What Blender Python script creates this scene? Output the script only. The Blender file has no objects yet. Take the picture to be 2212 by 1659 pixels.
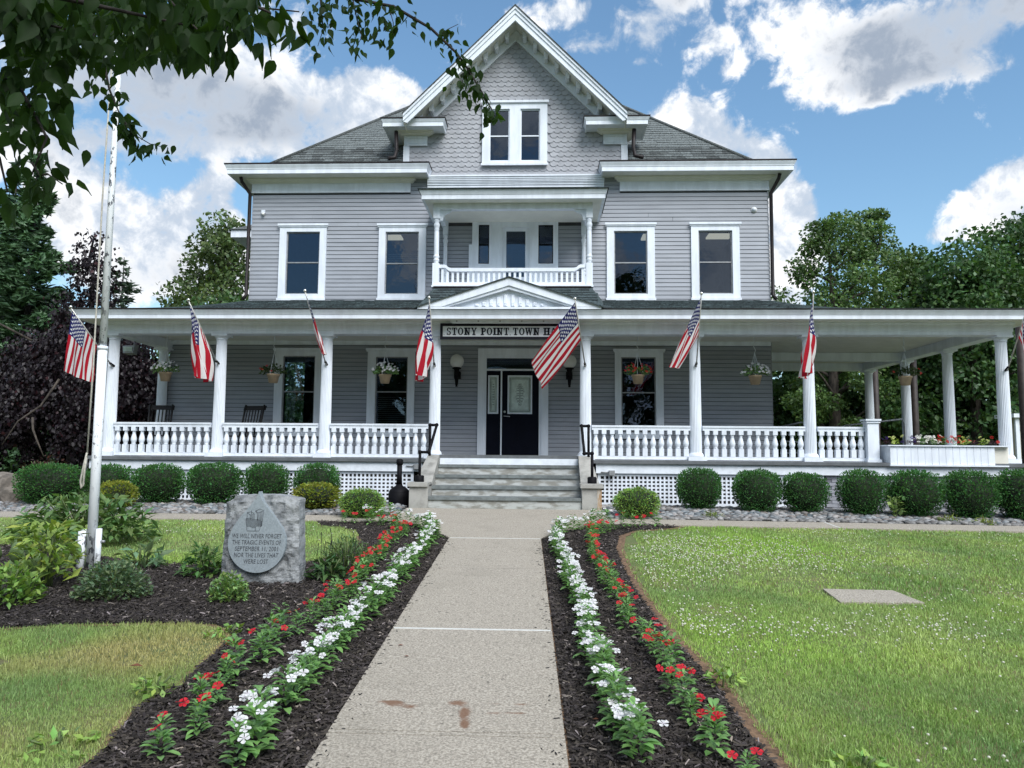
import bpy, bmesh, math, random
import numpy as np
from mathutils import Vector, Matrix, Euler
from mathutils.geometry import tessellate_polygon
random.seed(7); rng = np.random.default_rng(7)
R = math.radians
sc = bpy.context.scene
COL = sc.collection

# ------------------------------------------------------------------ camera
cam = bpy.data.cameras.new('camera'); camo = bpy.data.objects.new('camera', cam); COL.objects.link(camo)
cam.sensor_width = 36; cam.lens = 36 * 1640 / 2212; cam.clip_start = .05; cam.clip_end = 3000
right = Vector((0.99915598, 0.04023558, 0.00827215)); up = Vector((-0.00451328, -0.09263036, 0.99569034)); fwd = Vector((-0.04082844, 0.99488729, 0.09237059))
mw = Matrix.Identity(4)
for i in range(3):
    mw[i][0] = right[i]; mw[i][1] = up[i]; mw[i][2] = -fwd[i]
mw.translation = (0, 0, 1.07)
camo.matrix_world = mw
sc.camera = camo

# ------------------------------------------------------------------ node helper
class NB:
    def __init__(s, nt): s.nt = nt; s.n = nt.nodes; s.l = nt.links
    def new(s, t, **k):
        x = s.n.new(t)
        for a, b in k.items(): setattr(x, a, b)
        return x
    def put(s, sock, v):
        if hasattr(v, 'is_output'): s.l.new(v, sock)
        elif isinstance(v, (tuple, list)) and sock.type == 'RGBA' and len(v) == 3: sock.default_value = (*v, 1)
        else: sock.default_value = v
    def m(s, op, a, b=0.0, c=None, clamp=False):
        x = s.new('ShaderNodeMath', operation=op, use_clamp=clamp)
        s.put(x.inputs[0], a); s.put(x.inputs[1], b)
        if c is not None: s.put(x.inputs[2], c)
        return x.outputs[0]
    def mix(s, f, a, b, blend='MIX'):
        x = s.new('ShaderNodeMix', data_type='RGBA', blend_type=blend)
        s.put(x.inputs[0], f); s.put(x.inputs[6], a); s.put(x.inputs[7], b)
        return x.outputs[2]
    def ss(s, v, a, b, lo=0.0, hi=1.0):
        x = s.new('ShaderNodeMapRange', interpolation_type='SMOOTHSTEP')
        s.put(x.inputs[0], v); s.put(x.inputs[1], a); s.put(x.inputs[2], b); s.put(x.inputs[3], lo); s.put(x.inputs[4], hi)
        return x.outputs[0]
    def noise(s, vec, scale, detail=4, rough=.55, dist=0.0, out=0):
        x = s.new('ShaderNodeTexNoise')
        s.put(x.inputs['Vector'], vec); s.put(x.inputs['Scale'], scale); s.put(x.inputs['Detail'], detail)
        s.put(x.inputs['Roughness'], rough); s.put(x.inputs['Distortion'], dist)
        return x.outputs[out]

# ------------------------------------------------------------------ sky
SUN_AZ, SUN_EL = R(150), R(46)          # clockwise from +Y: the sun stands behind the camera to the right, veiled by cloud
world = bpy.data.worlds.new('World'); sc.world = world; world.use_nodes = True
nb = NB(world.node_tree)
for x in list(nb.n): nb.n.remove(x)
wo = nb.new('ShaderNodeOutputWorld'); bg = nb.new('ShaderNodeBackground')
nb.l.new(bg.outputs[0], wo.inputs[0])
sky = nb.new('ShaderNodeTexSky', sky_type='NISHITA'); sky.sun_disc = False
sky.sun_elevation = SUN_EL; sky.sun_rotation = SUN_AZ; sky.altitude = 50; sky.air_density = 1.0; sky.dust_density = .15; sky.ozone_density = 2.0
SKY_K = 0.135
tc = nb.new('ShaderNodeTexCoord'); D = tc.outputs['Generated']
sep = nb.new('ShaderNodeSeparateXYZ'); nb.l.new(D, sep.inputs[0])
az = nb.m('ARCTAN2', sep.outputs[0], sep.outputs[1]); el = nb.m('ARCSINE', sep.outputs[2])
CLOUDS = [(-0.331, 0.435, 0.082, 0.03, 0.95, 0.3), (-0.353, 0.385, 0.077, 0.025, 0.85, 0.5), (-0.237, 0.466, 0.034, 0.015, 0.8, 0.1), (-0.174, 0.439, 0.029, 0.021, 0.8, 0.2), (-0.503, 0.438, 0.096, 0.042, 1.0, 0.9), (-0.597, 0.374, 0.075, 0.062, 1.0, 0.8), (-0.448, 0.403, 0.087, 0.033, 0.95, 0.7), (-0.401, 0.456, 0.031, 0.028, 0.7, 0.1), (-0.376, 0.408, 0.091, 0.025, 0.85, 0.7), (-0.272, 0.42, 0.085, 0.029, 0.85, 0.35), (-0.205, 0.445, 0.041, 0.018, 0.7, 0.1), (-0.498, 0.359, 0.074, 0.021, 0.7, 0.8), (-0.559, 0.287, 0.051, 0.027, 0.85, 0.2), (-0.589, 0.246, 0.045, 0.031, 0.8, 0.3), (-0.438, 0.299, 0.042, 0.027, 0.9, 0.1), (-0.417, 0.329, 0.024, 0.018, 0.7, 0.0), (-0.457, 0.253, 0.072, 0.03, 0.9, 0.4), (-0.496, 0.205, 0.08, 0.029, 0.85, 0.6), (-0.413, 0.225, 0.048, 0.042, 0.8, 0.4), (-0.607, 0.323, 0.026, 0.021, 0.7, 0.2), (0.025, 0.548, 0.049, 0.019, 0.8, 0.1), (0.063, 0.509, 0.038, 0.015, 0.8, 0.1), (0.131, 0.488, 0.013, 0.006, 0.5, 0.1), (0.166, 0.548, 0.077, 0.024, 0.8, 0.9), (0.141, 0.513, 0.034, 0.02, 0.7, 0.4), (0.229, 0.502, 0.033, 0.019, 0.7, 0.2), (0.339, 0.509, 0.036, 0.027, 0.75, 0.4), (0.373, 0.463, 0.055, 0.025, 0.75, 0.5), (0.426, 0.477, 0.052, 0.03, 0.72, 0.9), (0.533, 0.473, 0.081, 0.034, 0.98, 1.4), (0.464, 0.436, 0.055, 0.021, 0.8, 1.1), (0.403, 0.428, 0.039, 0.013, 0.6, 0.8), (0.539, 0.419, 0.038, 0.012, 0.5, 0.9), (0.249, 0.47, 0.022, 0.01, 0.6, 0.1), (0.342, 0.435, 0.023, 0.008, 0.6, 0.1), (0.413, 0.409, 0.024, 0.006, 0.45, 0.9), (0.194, 0.413, 0.045, 0.03, 1.3, 0.0), (0.164, 0.388, 0.035, 0.027, 1.0, 0.0), (0.247, 0.378, 0.045, 0.023, 1.3, 0.0), (0.298, 0.36, 0.027, 0.016, 0.95, 0.0), (0.28, 0.324, 0.033, 0.026, 1.0, 0.1), (0.322, 0.309, 0.027, 0.026, 1.2, 0.0), (0.323, 0.264, 0.027, 0.031, 1.0, 0.15), (0.305, 0.21, 0.033, 0.043, 1.0, 0.25), (0.546, 0.298, 0.024, 0.018, 0.95, 0.2), (0.519, 0.278, 0.031, 0.017, 0.95, 0.25), (0.558, 0.262, 0.03, 0.018, 0.9, 0.5), (0.49, 0.254, 0.028, 0.01, 0.8, 0.2), (0.581, 0.301, 0.037, 0.031, 0.9, 0.3)]
dens = 0.0; grey = 0.0
for (a0, e0, sa, se, am, g) in CLOUDS:
    qa = nb.m('MULTIPLY', nb.m('SUBTRACT', az, a0), 1 / sa); qe = nb.m('MULTIPLY', nb.m('SUBTRACT', el, e0), 1 / se)
    q = nb.m('ADD', nb.m('MULTIPLY', qa, qa), nb.m('MULTIPLY', qe, qe))
    b = nb.m('MULTIPLY', nb.m('EXPONENT', nb.m('MULTIPLY', q, -0.8)), am)
    dens = nb.m('ADD', b, dens)
    if g > .02: grey = nb.m('MULTIPLY_ADD', b, g, grey)
# clouds everywhere else in the sky, from broad noise
n1 = nb.noise(D, 2.3, 5, .55)
front = nb.m('MULTIPLY', nb.ss(nb.m('ABSOLUTE', az), .60, .85, 1, 0), nb.ss(el, .56, .75, 1, 0))
els = nb.m('SUBTRACT', 1.0, front)
dens = nb.m('MULTIPLY_ADD', nb.ss(n1, .42, .60), els, dens)
grey = nb.m('MULTIPLY_ADD', nb.ss(n1, .50, .66, 0, .7), els, grey)
# billowing edge: warped noise in three sizes carves the masses
nz = nb.noise(D, 9, 3, .5, .5); nz2 = nb.noise(D, 26, 8, .62, .3); nz3 = nb.noise(D, 90, 4, .6, .2)
fb = nb.m('ADD', nb.m('MULTIPLY', nb.m('SUBTRACT', nz, .5), 2.3), nb.m('ADD', nb.m('MULTIPLY', nb.m('SUBTRACT', nz2, .5), 1.7), nb.m('MULTIPLY', nb.m('SUBTRACT', nz3, .5), .4)))
d2 = nb.m('ADD', nb.m('MINIMUM', dens, .98), fb)
alpha = nb.ss(d2, .29, .79)
thick = nb.ss(nb.m('ADD', nb.m('MULTIPLY', nb.m('MINIMUM', grey, 1.1), .75), nb.m('MULTIPLY', fb, .95)), .30, 1.25)
billow = nb.ss(fb, -.22, .40)
white = nb.mix(billow, (.46, .53, .63), (.98, .98, .98))
ccol = nb.mix(thick, white, (.29, .345, .43))
skc = nb.mix(1.0, sky.outputs[0], (SKY_K, SKY_K, SKY_K), 'MULTIPLY')
skc = nb.mix(1.0, skc, (.86, 1.06, 1.12), 'MULTIPLY')
sv = nb.new('ShaderNodeVectorMath', operation='MULTIPLY_ADD'); nb.l.new(skc, sv.inputs[0]); sv.inputs[1].default_value = (.42,) * 3; sv.inputs[2].default_value = (1,) * 3
sq = nb.new('ShaderNodeVectorMath', operation='DIVIDE'); nb.l.new(skc, sq.inputs[0]); nb.l.new(sv.outputs[0], sq.inputs[1])
skc = nb.mix(1.0, sq.outputs[0], (1.2, 1.2, 1.2), 'MULTIPLY')
final = nb.mix(1.0, nb.mix(alpha, skc, ccol), (.61, .61, .61), 'MULTIPLY')
nb.l.new(final, bg.inputs[0]); bg.inputs[1].default_value = 1.0
world.cycles.sampling_method = 'MANUAL'; world.cycles.sample_map_resolution = 512

# ------------------------------------------------------------------ sun (veiled) and exposure
sl = bpy.data.lights.new('sun', 'SUN'); sl.energy = 2.0; sl.angle = R(38); sl.color = (1, .99, .975)
so = bpy.data.objects.new('sun', sl); COL.objects.link(so)
sd = Vector((math.sin(SUN_AZ) * math.cos(SUN_EL), math.cos(SUN_AZ) * math.cos(SUN_EL), math.sin(SUN_EL)))
so.rotation_euler = sd.to_track_quat('Z', 'Y').to_euler(); so.location = (20, -20, 40)
sc.view_settings.view_transform = 'Standard'; sc.view_settings.look = 'None'
sc.view_settings.gamma = 1; sc.view_settings.use_curve_mapping = False
sc.view_settings.exposure = 1.08
sc.render.engine = 'CYCLES'; sc.cycles.max_bounces = 6; sc.cycles.transparent_max_bounces = 8; sc.cycles.use_denoising = True

# ------------------------------------------------------------------ object helpers
def link(o): COL.objects.link(o); return o
def W(o):
    v = Vector((0, 0, 0))
    while o is not None: v = v + o.location; o = o.parent
    return v
def tag(o, label=None, cat=None, group=None, kind=None):
    if label: o['label'] = label
    if cat: o['category'] = cat
    if group: o['group'] = group
    if kind: o['kind'] = kind
    return o
def thing(name, label, cat, loc, group=None):
    o = link(bpy.data.objects.new(name, None)); o.location = loc; o.empty_display_size = .1
    return tag(o, label, cat, group)
def place(name, mesh, parent=None, pos=(0, 0, 0), rot=None, scale=None):
    """link a mesh at a world position under a parent (parents are never rotated)"""
    o = link(bpy.data.objects.new(name, mesh))
    p = Vector(pos)
    if parent is not None: o.parent = parent; p = p - W(parent)
    o.location = p
    if rot is not None: o.rotation_euler = rot
    if scale is not None: o.scale = scale
    return o
class MB:
    def __init__(s): s.v = []; s.f = []; s.sm = []
    def add(s, vs, fs, smooth=False):
        n = len(s.v); s.v += [tuple(x) for x in vs]; s.f += [tuple(i + n for i in f) for f in fs]; s.sm += [smooth] * len(fs); return s
    def box(s, x0, x1, y0, y1, z0, z1):
        if x1 < x0: x0, x1 = x1, x0
        if y1 < y0: y0, y1 = y1, y0
        if z1 < z0: z0, z1 = z1, z0
        return s.add([(x0, y0, z0), (x1, y0, z0), (x1, y1, z0), (x0, y1, z0), (x0, y0, z1), (x1, y0, z1), (x1, y1, z1), (x0, y1, z1)],
                     [(3, 2, 1, 0), (4, 5, 6, 7), (0, 1, 5, 4), (1, 2, 6, 5), (2, 3, 7, 6), (3, 0, 4, 7)])
    def prism_y(s, poly, y0, y1):
        """polygon of (x, z) extruded along Y"""
        n = len(poly); a = sum(poly[i][0] * poly[(i + 1) % n][1] - poly[(i + 1) % n][0] * poly[i][1] for i in range(n))
        if a < 0: poly = poly[::-1]
        vs = [(x, y0, z) for x, z in poly] + [(x, y1, z) for x, z in poly]
        fs = [tuple(range(n)), tuple(range(2 * n - 1, n - 1, -1))] + [((i + 1) % n, i, n + i, n + (i + 1) % n) for i in range(n)]
        return s.add(vs, fs)
    def prism_z(s, poly, z0, z1):
        n = len(poly); a = sum(poly[i][0] * poly[(i + 1) % n][1] - poly[(i + 1) % n][0] * poly[i][1] for i in range(n))
        if a < 0: poly = poly[::-1]
        z0f = z0 if callable(z0) else (lambda x, y: z0); z1f = z1 if callable(z1) else (lambda x, y: z1)
        vs = [(x, y, z0f(x, y)) for x, y in poly] + [(x, y, z1f(x, y)) for x, y in poly]
        fs = [tuple(range(n - 1, -1, -1)), tuple(range(n, 2 * n))] + [(i, (i + 1) % n, n + (i + 1) % n, n + i) for i in range(n)]
        return s.add(vs, fs)
    def tube(s, pts, r, n=8, cap=True):
        pts = [Vector(p) for p in pts]; rs = r if isinstance(r, (list, tuple)) else [r] * len(pts)
        vs = []; fs = []; prev = None
        for i, p in enumerate(pts):
            t = (pts[min(i + 1, len(pts) - 1)] - pts[max(i - 1, 0)])
            t = t.normalized() if t.length > 1e-9 else Vector((0, 0, 1))
            if prev is None:
                a = Vector((1, 0, 0)) if abs(t.x) < .8 else Vector((0, 1, 0)); prev = t.cross(a).normalized()
            else:
                prev = (prev - t * prev.dot(t)); prev = prev.normalized() if prev.length > 1e-6 else t.orthogonal().normalized()
            b = t.cross(prev)
            for k in range(n):
                a = 2 * math.pi * k / n; vs.append(p + (prev * math.cos(a) + b * math.sin(a)) * rs[i])
        for i in range(len(pts) - 1):
            for k in range(n):
                fs.append((i * n + k, i * n + (k + 1) % n, (i + 1) * n + (k + 1) % n, (i + 1) * n + k))
        if cap: fs.append(tuple(range(n - 1, -1, -1))); fs.append(tuple(range((len(pts) - 1) * n, len(pts) * n)))
        return s.add(vs, fs, True)
    def lathe(s, prof, c=(0, 0, 0), n=16, smooth=True, flute=0.0):
        vs = []; fs = []
        for (r, z) in prof:
            for k in range(n):
                a = 2 * math.pi * k / n; rr = r * (1 - flute * (k % 2)); vs.append((c[0] + rr * math.cos(a), c[1] + rr * math.sin(a), c[2] + z))
        for i in range(len(prof) - 1):
            for k in range(n): fs.append((i * n + k, i * n + (k + 1) % n, (i + 1) * n + (k + 1) % n, (i + 1) * n + k))
        fs.append(tuple(range(n - 1, -1, -1))); fs.append(tuple(range((len(prof) - 1) * n, len(prof) * n)))
        return s.add(vs, fs, smooth)
    def sweep(s, prof, path, closed_prof=True):
        """profile of (out, z) swept along an XY polyline; 'out' lies to the left of the walking direction; mitred"""
        P = [Vector((p[0], p[1])) for p in path]; N = []
        for i in range(len(P)):
            ds = []
            if i > 0: ds.append((P[i] - P[i - 1]).normalized())
            if i < len(P) - 1: ds.append((P[i + 1] - P[i]).normalized())
            ns = [Vector((-d.y, d.x)) for d in ds]
            if len(ns) == 1: N.append(ns[0])
            else:
                b = (ns[0] + ns[1]); b = b / max(b.length_squared, 1e-6) * 2; N.append(b)
        vs = []; fs = []; k = len(prof)
        for p, n in zip(P, N):
            for (o, z) in prof: q = p + n * o; vs.append((q.x, q.y, z))
        for i in range(len(P) - 1):
            for j in range(k if closed_prof else k - 1):
                fs.append((i * k + j, i * k + (j + 1) % k, (i + 1) * k + (j + 1) % k, (i + 1) * k + j))
        if closed_prof: fs.append(tuple(range(k - 1, -1, -1))); fs.append(tuple(range((len(P) - 1) * k, len(P) * k)))
        return s.add(vs, fs)
    def mesh(s, name, mat, recalc=True):
        me = bpy.data.meshes.new(name); me.from_pydata(s.v, [], s.f)
        me.polygons.foreach_set('use_smooth', s.sm)
        if recalc:
            bm = bmesh.new(); bm.from_mesh(me); bmesh.ops.recalc_face_normals(bm, faces=bm.faces); bm.to_mesh(me); bm.free()
        if mat: me.materials.append(mat)
        me.update(); return me
    def build(s, name, mat, parent=None, pos=(0, 0, 0), **k):
        return place(name, s.mesh(name, mat), parent, pos, **k)
def np_mesh(name, verts, faces, mat, tint=None, smooth=False):
    """fast mesh from arrays; faces (N,k); tint (V,) or (V,3) kept as a colour attribute"""
    me = bpy.data.meshes.new(name); verts = np.asarray(verts, np.float32); faces = np.asarray(faces, np.int32)
    me.vertices.add(len(verts)); me.vertices.foreach_set('co', verts.ravel())
    n, k = faces.shape
    me.loops.add(n * k); me.loops.foreach_set('vertex_index', faces.ravel())
    me.polygons.add(n); me.polygons.foreach_set('loop_start', np.arange(0, n * k, k, dtype=np.int32))
    try: me.polygons.foreach_set('loop_total', np.full(n, k, np.int32))
    except Exception: pass
    if tint is not None:
        t = np.asarray(tint, np.float32)
        if t.ndim == 1: t = np.repeat(t[:, None], 3, 1)
        ca = me.color_attributes.new('tint', 'FLOAT_COLOR', 'POINT')
        ca.data.foreach_set('color', np.concatenate([t, np.ones((len(t), 1), np.float32)], 1).ravel())
    if mat: me.materials.append(mat)
    me.update(calc_edges=True); me.validate()
    if smooth: me.polygons.foreach_set('use_smooth', np.ones(n, bool))
    return me

# ------------------------------------------------------------------ materials
def M(name, col, rough=.6, var=.12, scale=6.0, bump=0.0, bscale=40.0, spec=.4, metal=0.0, col2=None, lo=.35, hi=.65, det=5, stretch=None, objvar=0.0, coat=0.0):
    m = bpy.data.materials.new(name); m.use_nodes = True; b = NB(m.node_tree); p = b.n['Principled BSDF']
    g = b.new('ShaderNodeNewGeometry').outputs['Position']
    if stretch:
        mp = b.new('ShaderNodeMapping'); mp.inputs['Scale'].default_value = stretch; b.l.new(g, mp.inputs[0]); g = mp.outputs[0]
    n = b.noise(g, scale, det, .6)
    c2 = col2 if col2 else tuple(x * (1 - var * 2) for x in col)
    c1 = col if col2 else tuple(min(1, x * (1 + var * .6)) for x in col)
    c = b.mix(b.ss(n, lo, hi), c1, c2)
    if objvar:
        r = b.new('ShaderNodeObjectInfo').outputs['Random']
        v = b.m('MULTIPLY_ADD', r, objvar * 2, 1 - objvar); hs = b.new('ShaderNodeHueSaturation'); b.put(hs.inputs['Value'], v); b.put(hs.inputs['Color'], c); c = hs.outputs[0]
    b.put(p.inputs['Base Color'], c); p.inputs['Roughness'].default_value = rough; p.inputs['Metallic'].default_value = metal
    p.inputs['Specular IOR Level'].default_value = spec
    if bump:
        bn = b.new('ShaderNodeBump'); bn.inputs['Strength'].default_value = bump; bn.inputs['Distance'].default_value = .02
        b.put(bn.inputs['Height'], b.noise(g, bscale, 5, .65)); b.l.new(bn.outputs[0], p.inputs['Normal'])
    return m
def LEAF(name, col, trans=.25, rough=.45, spec=.35, tcol=None):
    """leaf surface: own colour times the leaf's tint, part of the light passes through"""
    m = bpy.data.materials.new(name); m.use_nodes = True; b = NB(m.node_tree); p = b.n['Principled BSDF']; out = b.n['Material Output']
    a = b.new('ShaderNodeAttribute', attribute_name='tint').outputs['Color']
    c = b.mix(1.0, a, col, 'MULTIPLY')
    b.put(p.inputs['Base Color'], c); p.inputs['Roughness'].default_value = rough; p.inputs['Specular IOR Level'].default_value = spec
    t = b.new('ShaderNodeBsdfTranslucent'); b.put(t.inputs['Color'], b.mix(1.0, a, tcol or tuple(min(1, x * k) for x, k in zip(col, (1.5, 1.6, .7))), 'MULTIPLY'))
    mx = b.new('ShaderNodeMixShader'); mx.inputs[0].default_value = trans
    b.l.new(p.outputs[0], mx.inputs[1]); b.l.new(t.outputs[0], mx.inputs[2]); b.l.new(mx.outputs[0], out.inputs[0])
    return m
WHITE = M('white_paint', (.75, .80, .87), .5, .05, 2.4, spec=.35, stretch=(2.2, 2.2, .5))
WHITE_OLD = M('weathered_white_paint', (.73, .78, .84), .55, .05, 7, bump=.08, bscale=30)
SOFFIT = M('cream_soffit_paint', (.74, .74, .68), .6, .03, 3)
SIDING = M('grey_siding_paint', (.315, .336, .374), .55, .05, 2.2, objvar=.035, stretch=(.5, 1, 3))
SHINGLE = M('lilac_grey_shingle_paint', (.36, .37, .40), .6, .05, 4, objvar=.04)
ROOFM = M('grey_green_roof_shingle', (.115, .13, .13), .9, .3, 30, objvar=.45, bump=.3, bscale=300)
ROOFD = M('dark_green_roof_shingle', (.046, .066, .070), .9, .3, 25, objvar=.45, bump=.3, bscale=300)
GUTTER = M('dark_bronze_gutter', (.014, .009, .010), .55, .15, 8)
DOORM = M('navy_black_door_paint', (.003, .004, .011), .55, .1, 4, spec=.1)
BLACK = M('black_metal_paint', (.007, .007, .009), .6, .2, 20, spec=.12)
BLACKP = M('black_plastic', (.006, .006, .008), .6, .15, 12, spec=.12)
FLOORM = M('grey_porch_floor_paint', (.13, .14, .15), .5, .1, 6)
CONC = M('weathered_concrete', (.37, .365, .34), .85, .12, 5, bump=.25, bscale=50, col2=(.22, .215, .20), lo=.4, hi=.75)
RISER = M('flaking_white_riser', (.46, .475, .465), .8, .1, 6, col2=(.25, .245, .22), lo=.42, hi=.6, stretch=(.6, 1, 2), bump=.2, bscale=40)
TREAD = M('bluestone_tread', (.17, .19, .19), .75, .15, 8, bump=.15, bscale=60)
BRICKP = M('grey_painted_brick', (.30, .31, .345), .7, .08, 9, objvar=.06, bump=.2, bscale=80)
MORTAR = M('grey_painted_mortar', (.20, .205, .23), .85, .08, 9)
SHADELINE = M('wall_shadow_line_backing', (.06, .06, .065), .9, .1, 3)  # painted dark so gaps between clapboards stand in for their shadow lines
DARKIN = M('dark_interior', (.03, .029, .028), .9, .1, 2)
STEEL = M('brushed_steel', (.55, .56, .58), .3, .05, 10, metal=1.0)
GALV = M('galvanised_grey_metal', (.32, .33, .34), .5, .1, 14, metal=.4)
BROWNPOST = M('dark_brown_post_paint', (.040, .030, .028), .6, .2, 6)
def GLASS(name, tint=(.8, .9, .95), rough=.01, op=.35):
    """window pane: mostly see-through with a Fresnel reflection"""
    m = bpy.data.materials.new(name); m.use_nodes = True; b = NB(m.node_tree); out = b.n['Material Output']; b.n.remove(b.n['Principled BSDF'])
    tr = b.new('ShaderNodeBsdfTransparent'); b.put(tr.inputs[0], tint); gl = b.new('ShaderNodeBsdfGlossy'); gl.inputs['Roughness'].default_value = rough; b.put(gl.inputs['Color'], (.62, .72, .88)); bw = b.new('ShaderNodeBump'); bw.inputs['Strength'].default_value = .10; bw.inputs['Distance'].default_value = .02; b.put(bw.inputs['Height'], b.noise(b.new('ShaderNodeNewGeometry').outputs['Position'], 2.6, 3, .5)); b.l.new(bw.outputs[0], gl.inputs['Normal'])
    fr = b.new('ShaderNodeFresnel'); fr.inputs['IOR'].default_value = 1.55
    mx = b.new('ShaderNodeMixShader'); b.put(mx.inputs[0], b.m('MULTIPLY_ADD', fr.outputs[0], 1.2, .01, clamp=True)); b.l.new(tr.outputs[0], mx.inputs[1]); b.l.new(gl.outputs[0], mx.inputs[2]); b.l.new(mx.outputs[0], out.inputs[0])
    return m
PANE = GLASS('window_glass', (.55, .62, .68))

# ------------------------------------------------------------------ the lie of the land
def g(x, y):
    return .05 - .046 * max(0.0, 14.2 - y) - .007 * max(0.0, min(x, 12) - 1.5) if y > -6 else .05 - .046 * 20.2
def gv(x, y):
    return .05 - .046 * np.clip(14.2 - y, 0, 20.2) - .007 * np.clip(np.minimum(x, 12) - 1.5, 0, None)
BED_R = [(.16, 3.0), (1.14, 3.0), (1.13, 3.87), (1.1, 4.34), (1.1, 4.93), (1.06, 5.34), (1.02, 5.72), (.97, 5.98), (.95, 6.87), (.91, 7.71), (.92, 8.9), (.96, 10.05), (1.1, 11.12), (1.38, 11.64), (2.03, 12.03), (2.19, 12.26), (1.2, 12.26), (.70, 12.0), (.12, 10.99), (-.01, 10.69)]
BED_L = [(-1.09, 3.0), (-1.29, 10.59), (-1.55, 11.3), (-1.96, 12.0), (-2.3, 12.26), (-3.64, 12.26), (-3.42, 11.80), (-3.09, 11.62), (-2.74, 11.24), (-2.46, 10.41), (-2.38, 9.79), (-2.51, 9.3), (-2.62, 8.86), (-2.96, 8.56), (-4.06, 8.55), (-4.58, 8.62), (-4.95, 8.8), (-5.69, 9.2), (-6.73, 9.6), (-9.5, 9.8), (-9.5, 5.6), (-4.73, 5.84), (-4.25, 5.95), (-3.72, 6.09), (-3.13, 6.17), (-2.62, 6.16), (-2.41, 5.98), (-2.34, 5.77), (-2.29, 5.4), (-2.27, 5.02), (-2.23, 4.79), (-2.31, 4.38), (-2.18, 3.89), (-2.11, 3.0)]
def inpoly(x, y, poly):
    x = np.asarray(x); y = np.asarray(y); r = np.zeros(x.shape, bool); n = len(poly)
    for i in range(n):
        x0, y0 = poly[i]; x1, y1 = poly[(i + 1) % n]
        if y0 == y1: continue
        r ^= ((y0 > y) != (y1 > y)) & (x < (x1 - x0) * (y - y0) / (y1 - y0) + x0)
    return r
def grow(poly, d):
    n = len(poly); a = sum(poly[i][0] * poly[(i + 1) % n][1] - poly[(i + 1) % n][0] * poly[i][1] for i in range(n)); s = 1 if a > 0 else -1; out = []
    for i in range(n):
        p0, p1, p2 = Vector(poly[i - 1]), Vector(poly[i]), Vector(poly[(i + 1) % n])
        n1 = Vector(((p1 - p0).y, -(p1 - p0).x)).normalized() * s; n2 = Vector(((p2 - p1).y, -(p2 - p1).x)).normalized() * s
        b = (n1 + n2); b = b / max(b.length, .5); out.append(tuple(p1 + b * d))
    return out
def pxl(y): return -1.11 - .026 * (y - 3.7)
def pxr(y): return .13 - .0215 * (y - 3.7)
def vnoise(x, y, f, seed=0):
    r = np.random.default_rng(seed); t = np.zeros_like(x)
    for k in range(7):
        a = r.uniform(0, 6.28); ff = f * r.uniform(.5, 2.2); t += np.sin((x * math.cos(a) + y * math.sin(a)) * ff + r.uniform(0, 6.28))
    return t / 7 * 1.6
# ground sheet out to the horizon
xs = np.unique(np.concatenate([np.array([-900, -400, -200, -100, -60, -40, -25]), np.arange(-16, 16.1, .5), np.array([1.5, 12, 25, 40, 60, 100, 200, 400, 900])]))
ys = np.unique(np.concatenate([np.array([-900, -300, -100, -40, -20, -6]), np.arange(-3, 24.1, .5), np.array([14.2, 30, 40, 60, 100, 200, 400, 1500])]))
X, Y = np.meshgrid(xs, ys); V = np.stack([X.ravel(), Y.ravel(), gv(X, Y).ravel()], 1)
nx = len(xs); I = np.arange(len(V)).reshape(X.shape)
F = np.stack([I[:-1, :-1], I[:-1, 1:], I[1:, 1:], I[1:, :-1]], -1).reshape(-1, 4)
m = M('lawn_soil_and_thatch', (.11, .14, .05), .95, .2, 3, col2=(.16, .14, .07), lo=.45, hi=.7, bump=.4, bscale=60)
tag(place('ground', np_mesh('ground', V, F, m)), kind='structure')
def flat(name, poly, dz, mat, kind='structure', parent=None):
    tri = tessellate_polygon([[Vector((x, y, 0)) for x, y in poly]])
    bm = bmesh.new(); vs = [bm.verts.new((x, y, 0)) for x, y in poly]
    for t in tri:
        try: bm.faces.new([vs[i] for i in t])
        except ValueError: pass
    bmesh.ops.subdivide_edges(bm, edges=bm.edges, cuts=2, use_grid_fill=True)
    for v in bm.verts: v.co.z = g(v.co.x, v.co.y) + dz
    bmesh.ops.recalc_face_normals(bm, faces=bm.faces)
    if sum(f.normal.z for f in bm.faces) < 0: bmesh.ops.reverse_faces(bm, faces=bm.faces)
    me = bpy.data.meshes.new(name); bm.to_mesh(me); bm.free(); me.materials.append(mat)
    return tag(place(name, me, parent), kind=kind)
SOIL = M('bare_brown_soil', (.20, .125, .075), .95, .25, 25, bump=.5, bscale=90)
MULCHB = M('dark_mulch_base', (.040, .031, .026), .95, .4, 60, bump=.6, bscale=120)
flat('soil_strip', grow(BED_R, .10), .006, SOIL); flat('soil_strip', grow(BED_L, .05), .006, SOIL)
flat('mulch_bed', BED_R, .012, MULCHB); flat('mulch_bed', BED_L, .012, MULCHB)
ROCKB = M('rock_bed_dirt', (.10, .095, .085), .95, .3, 30, bump=.4, bscale=80)
ROCK_L = [(-12.5, 12.9), (-2.5, 12.9), (-2.5, 15.9), (-12.5, 15.9)]; ROCK_RT = [(1.12, 12.9), (12.5, 12.9), (12.5, 15.9), (1.12, 15.9)]
flat('rock_bed', ROCK_L, .010, ROCKB); flat('rock_bed', ROCK_RT, .010, ROCKB)

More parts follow.
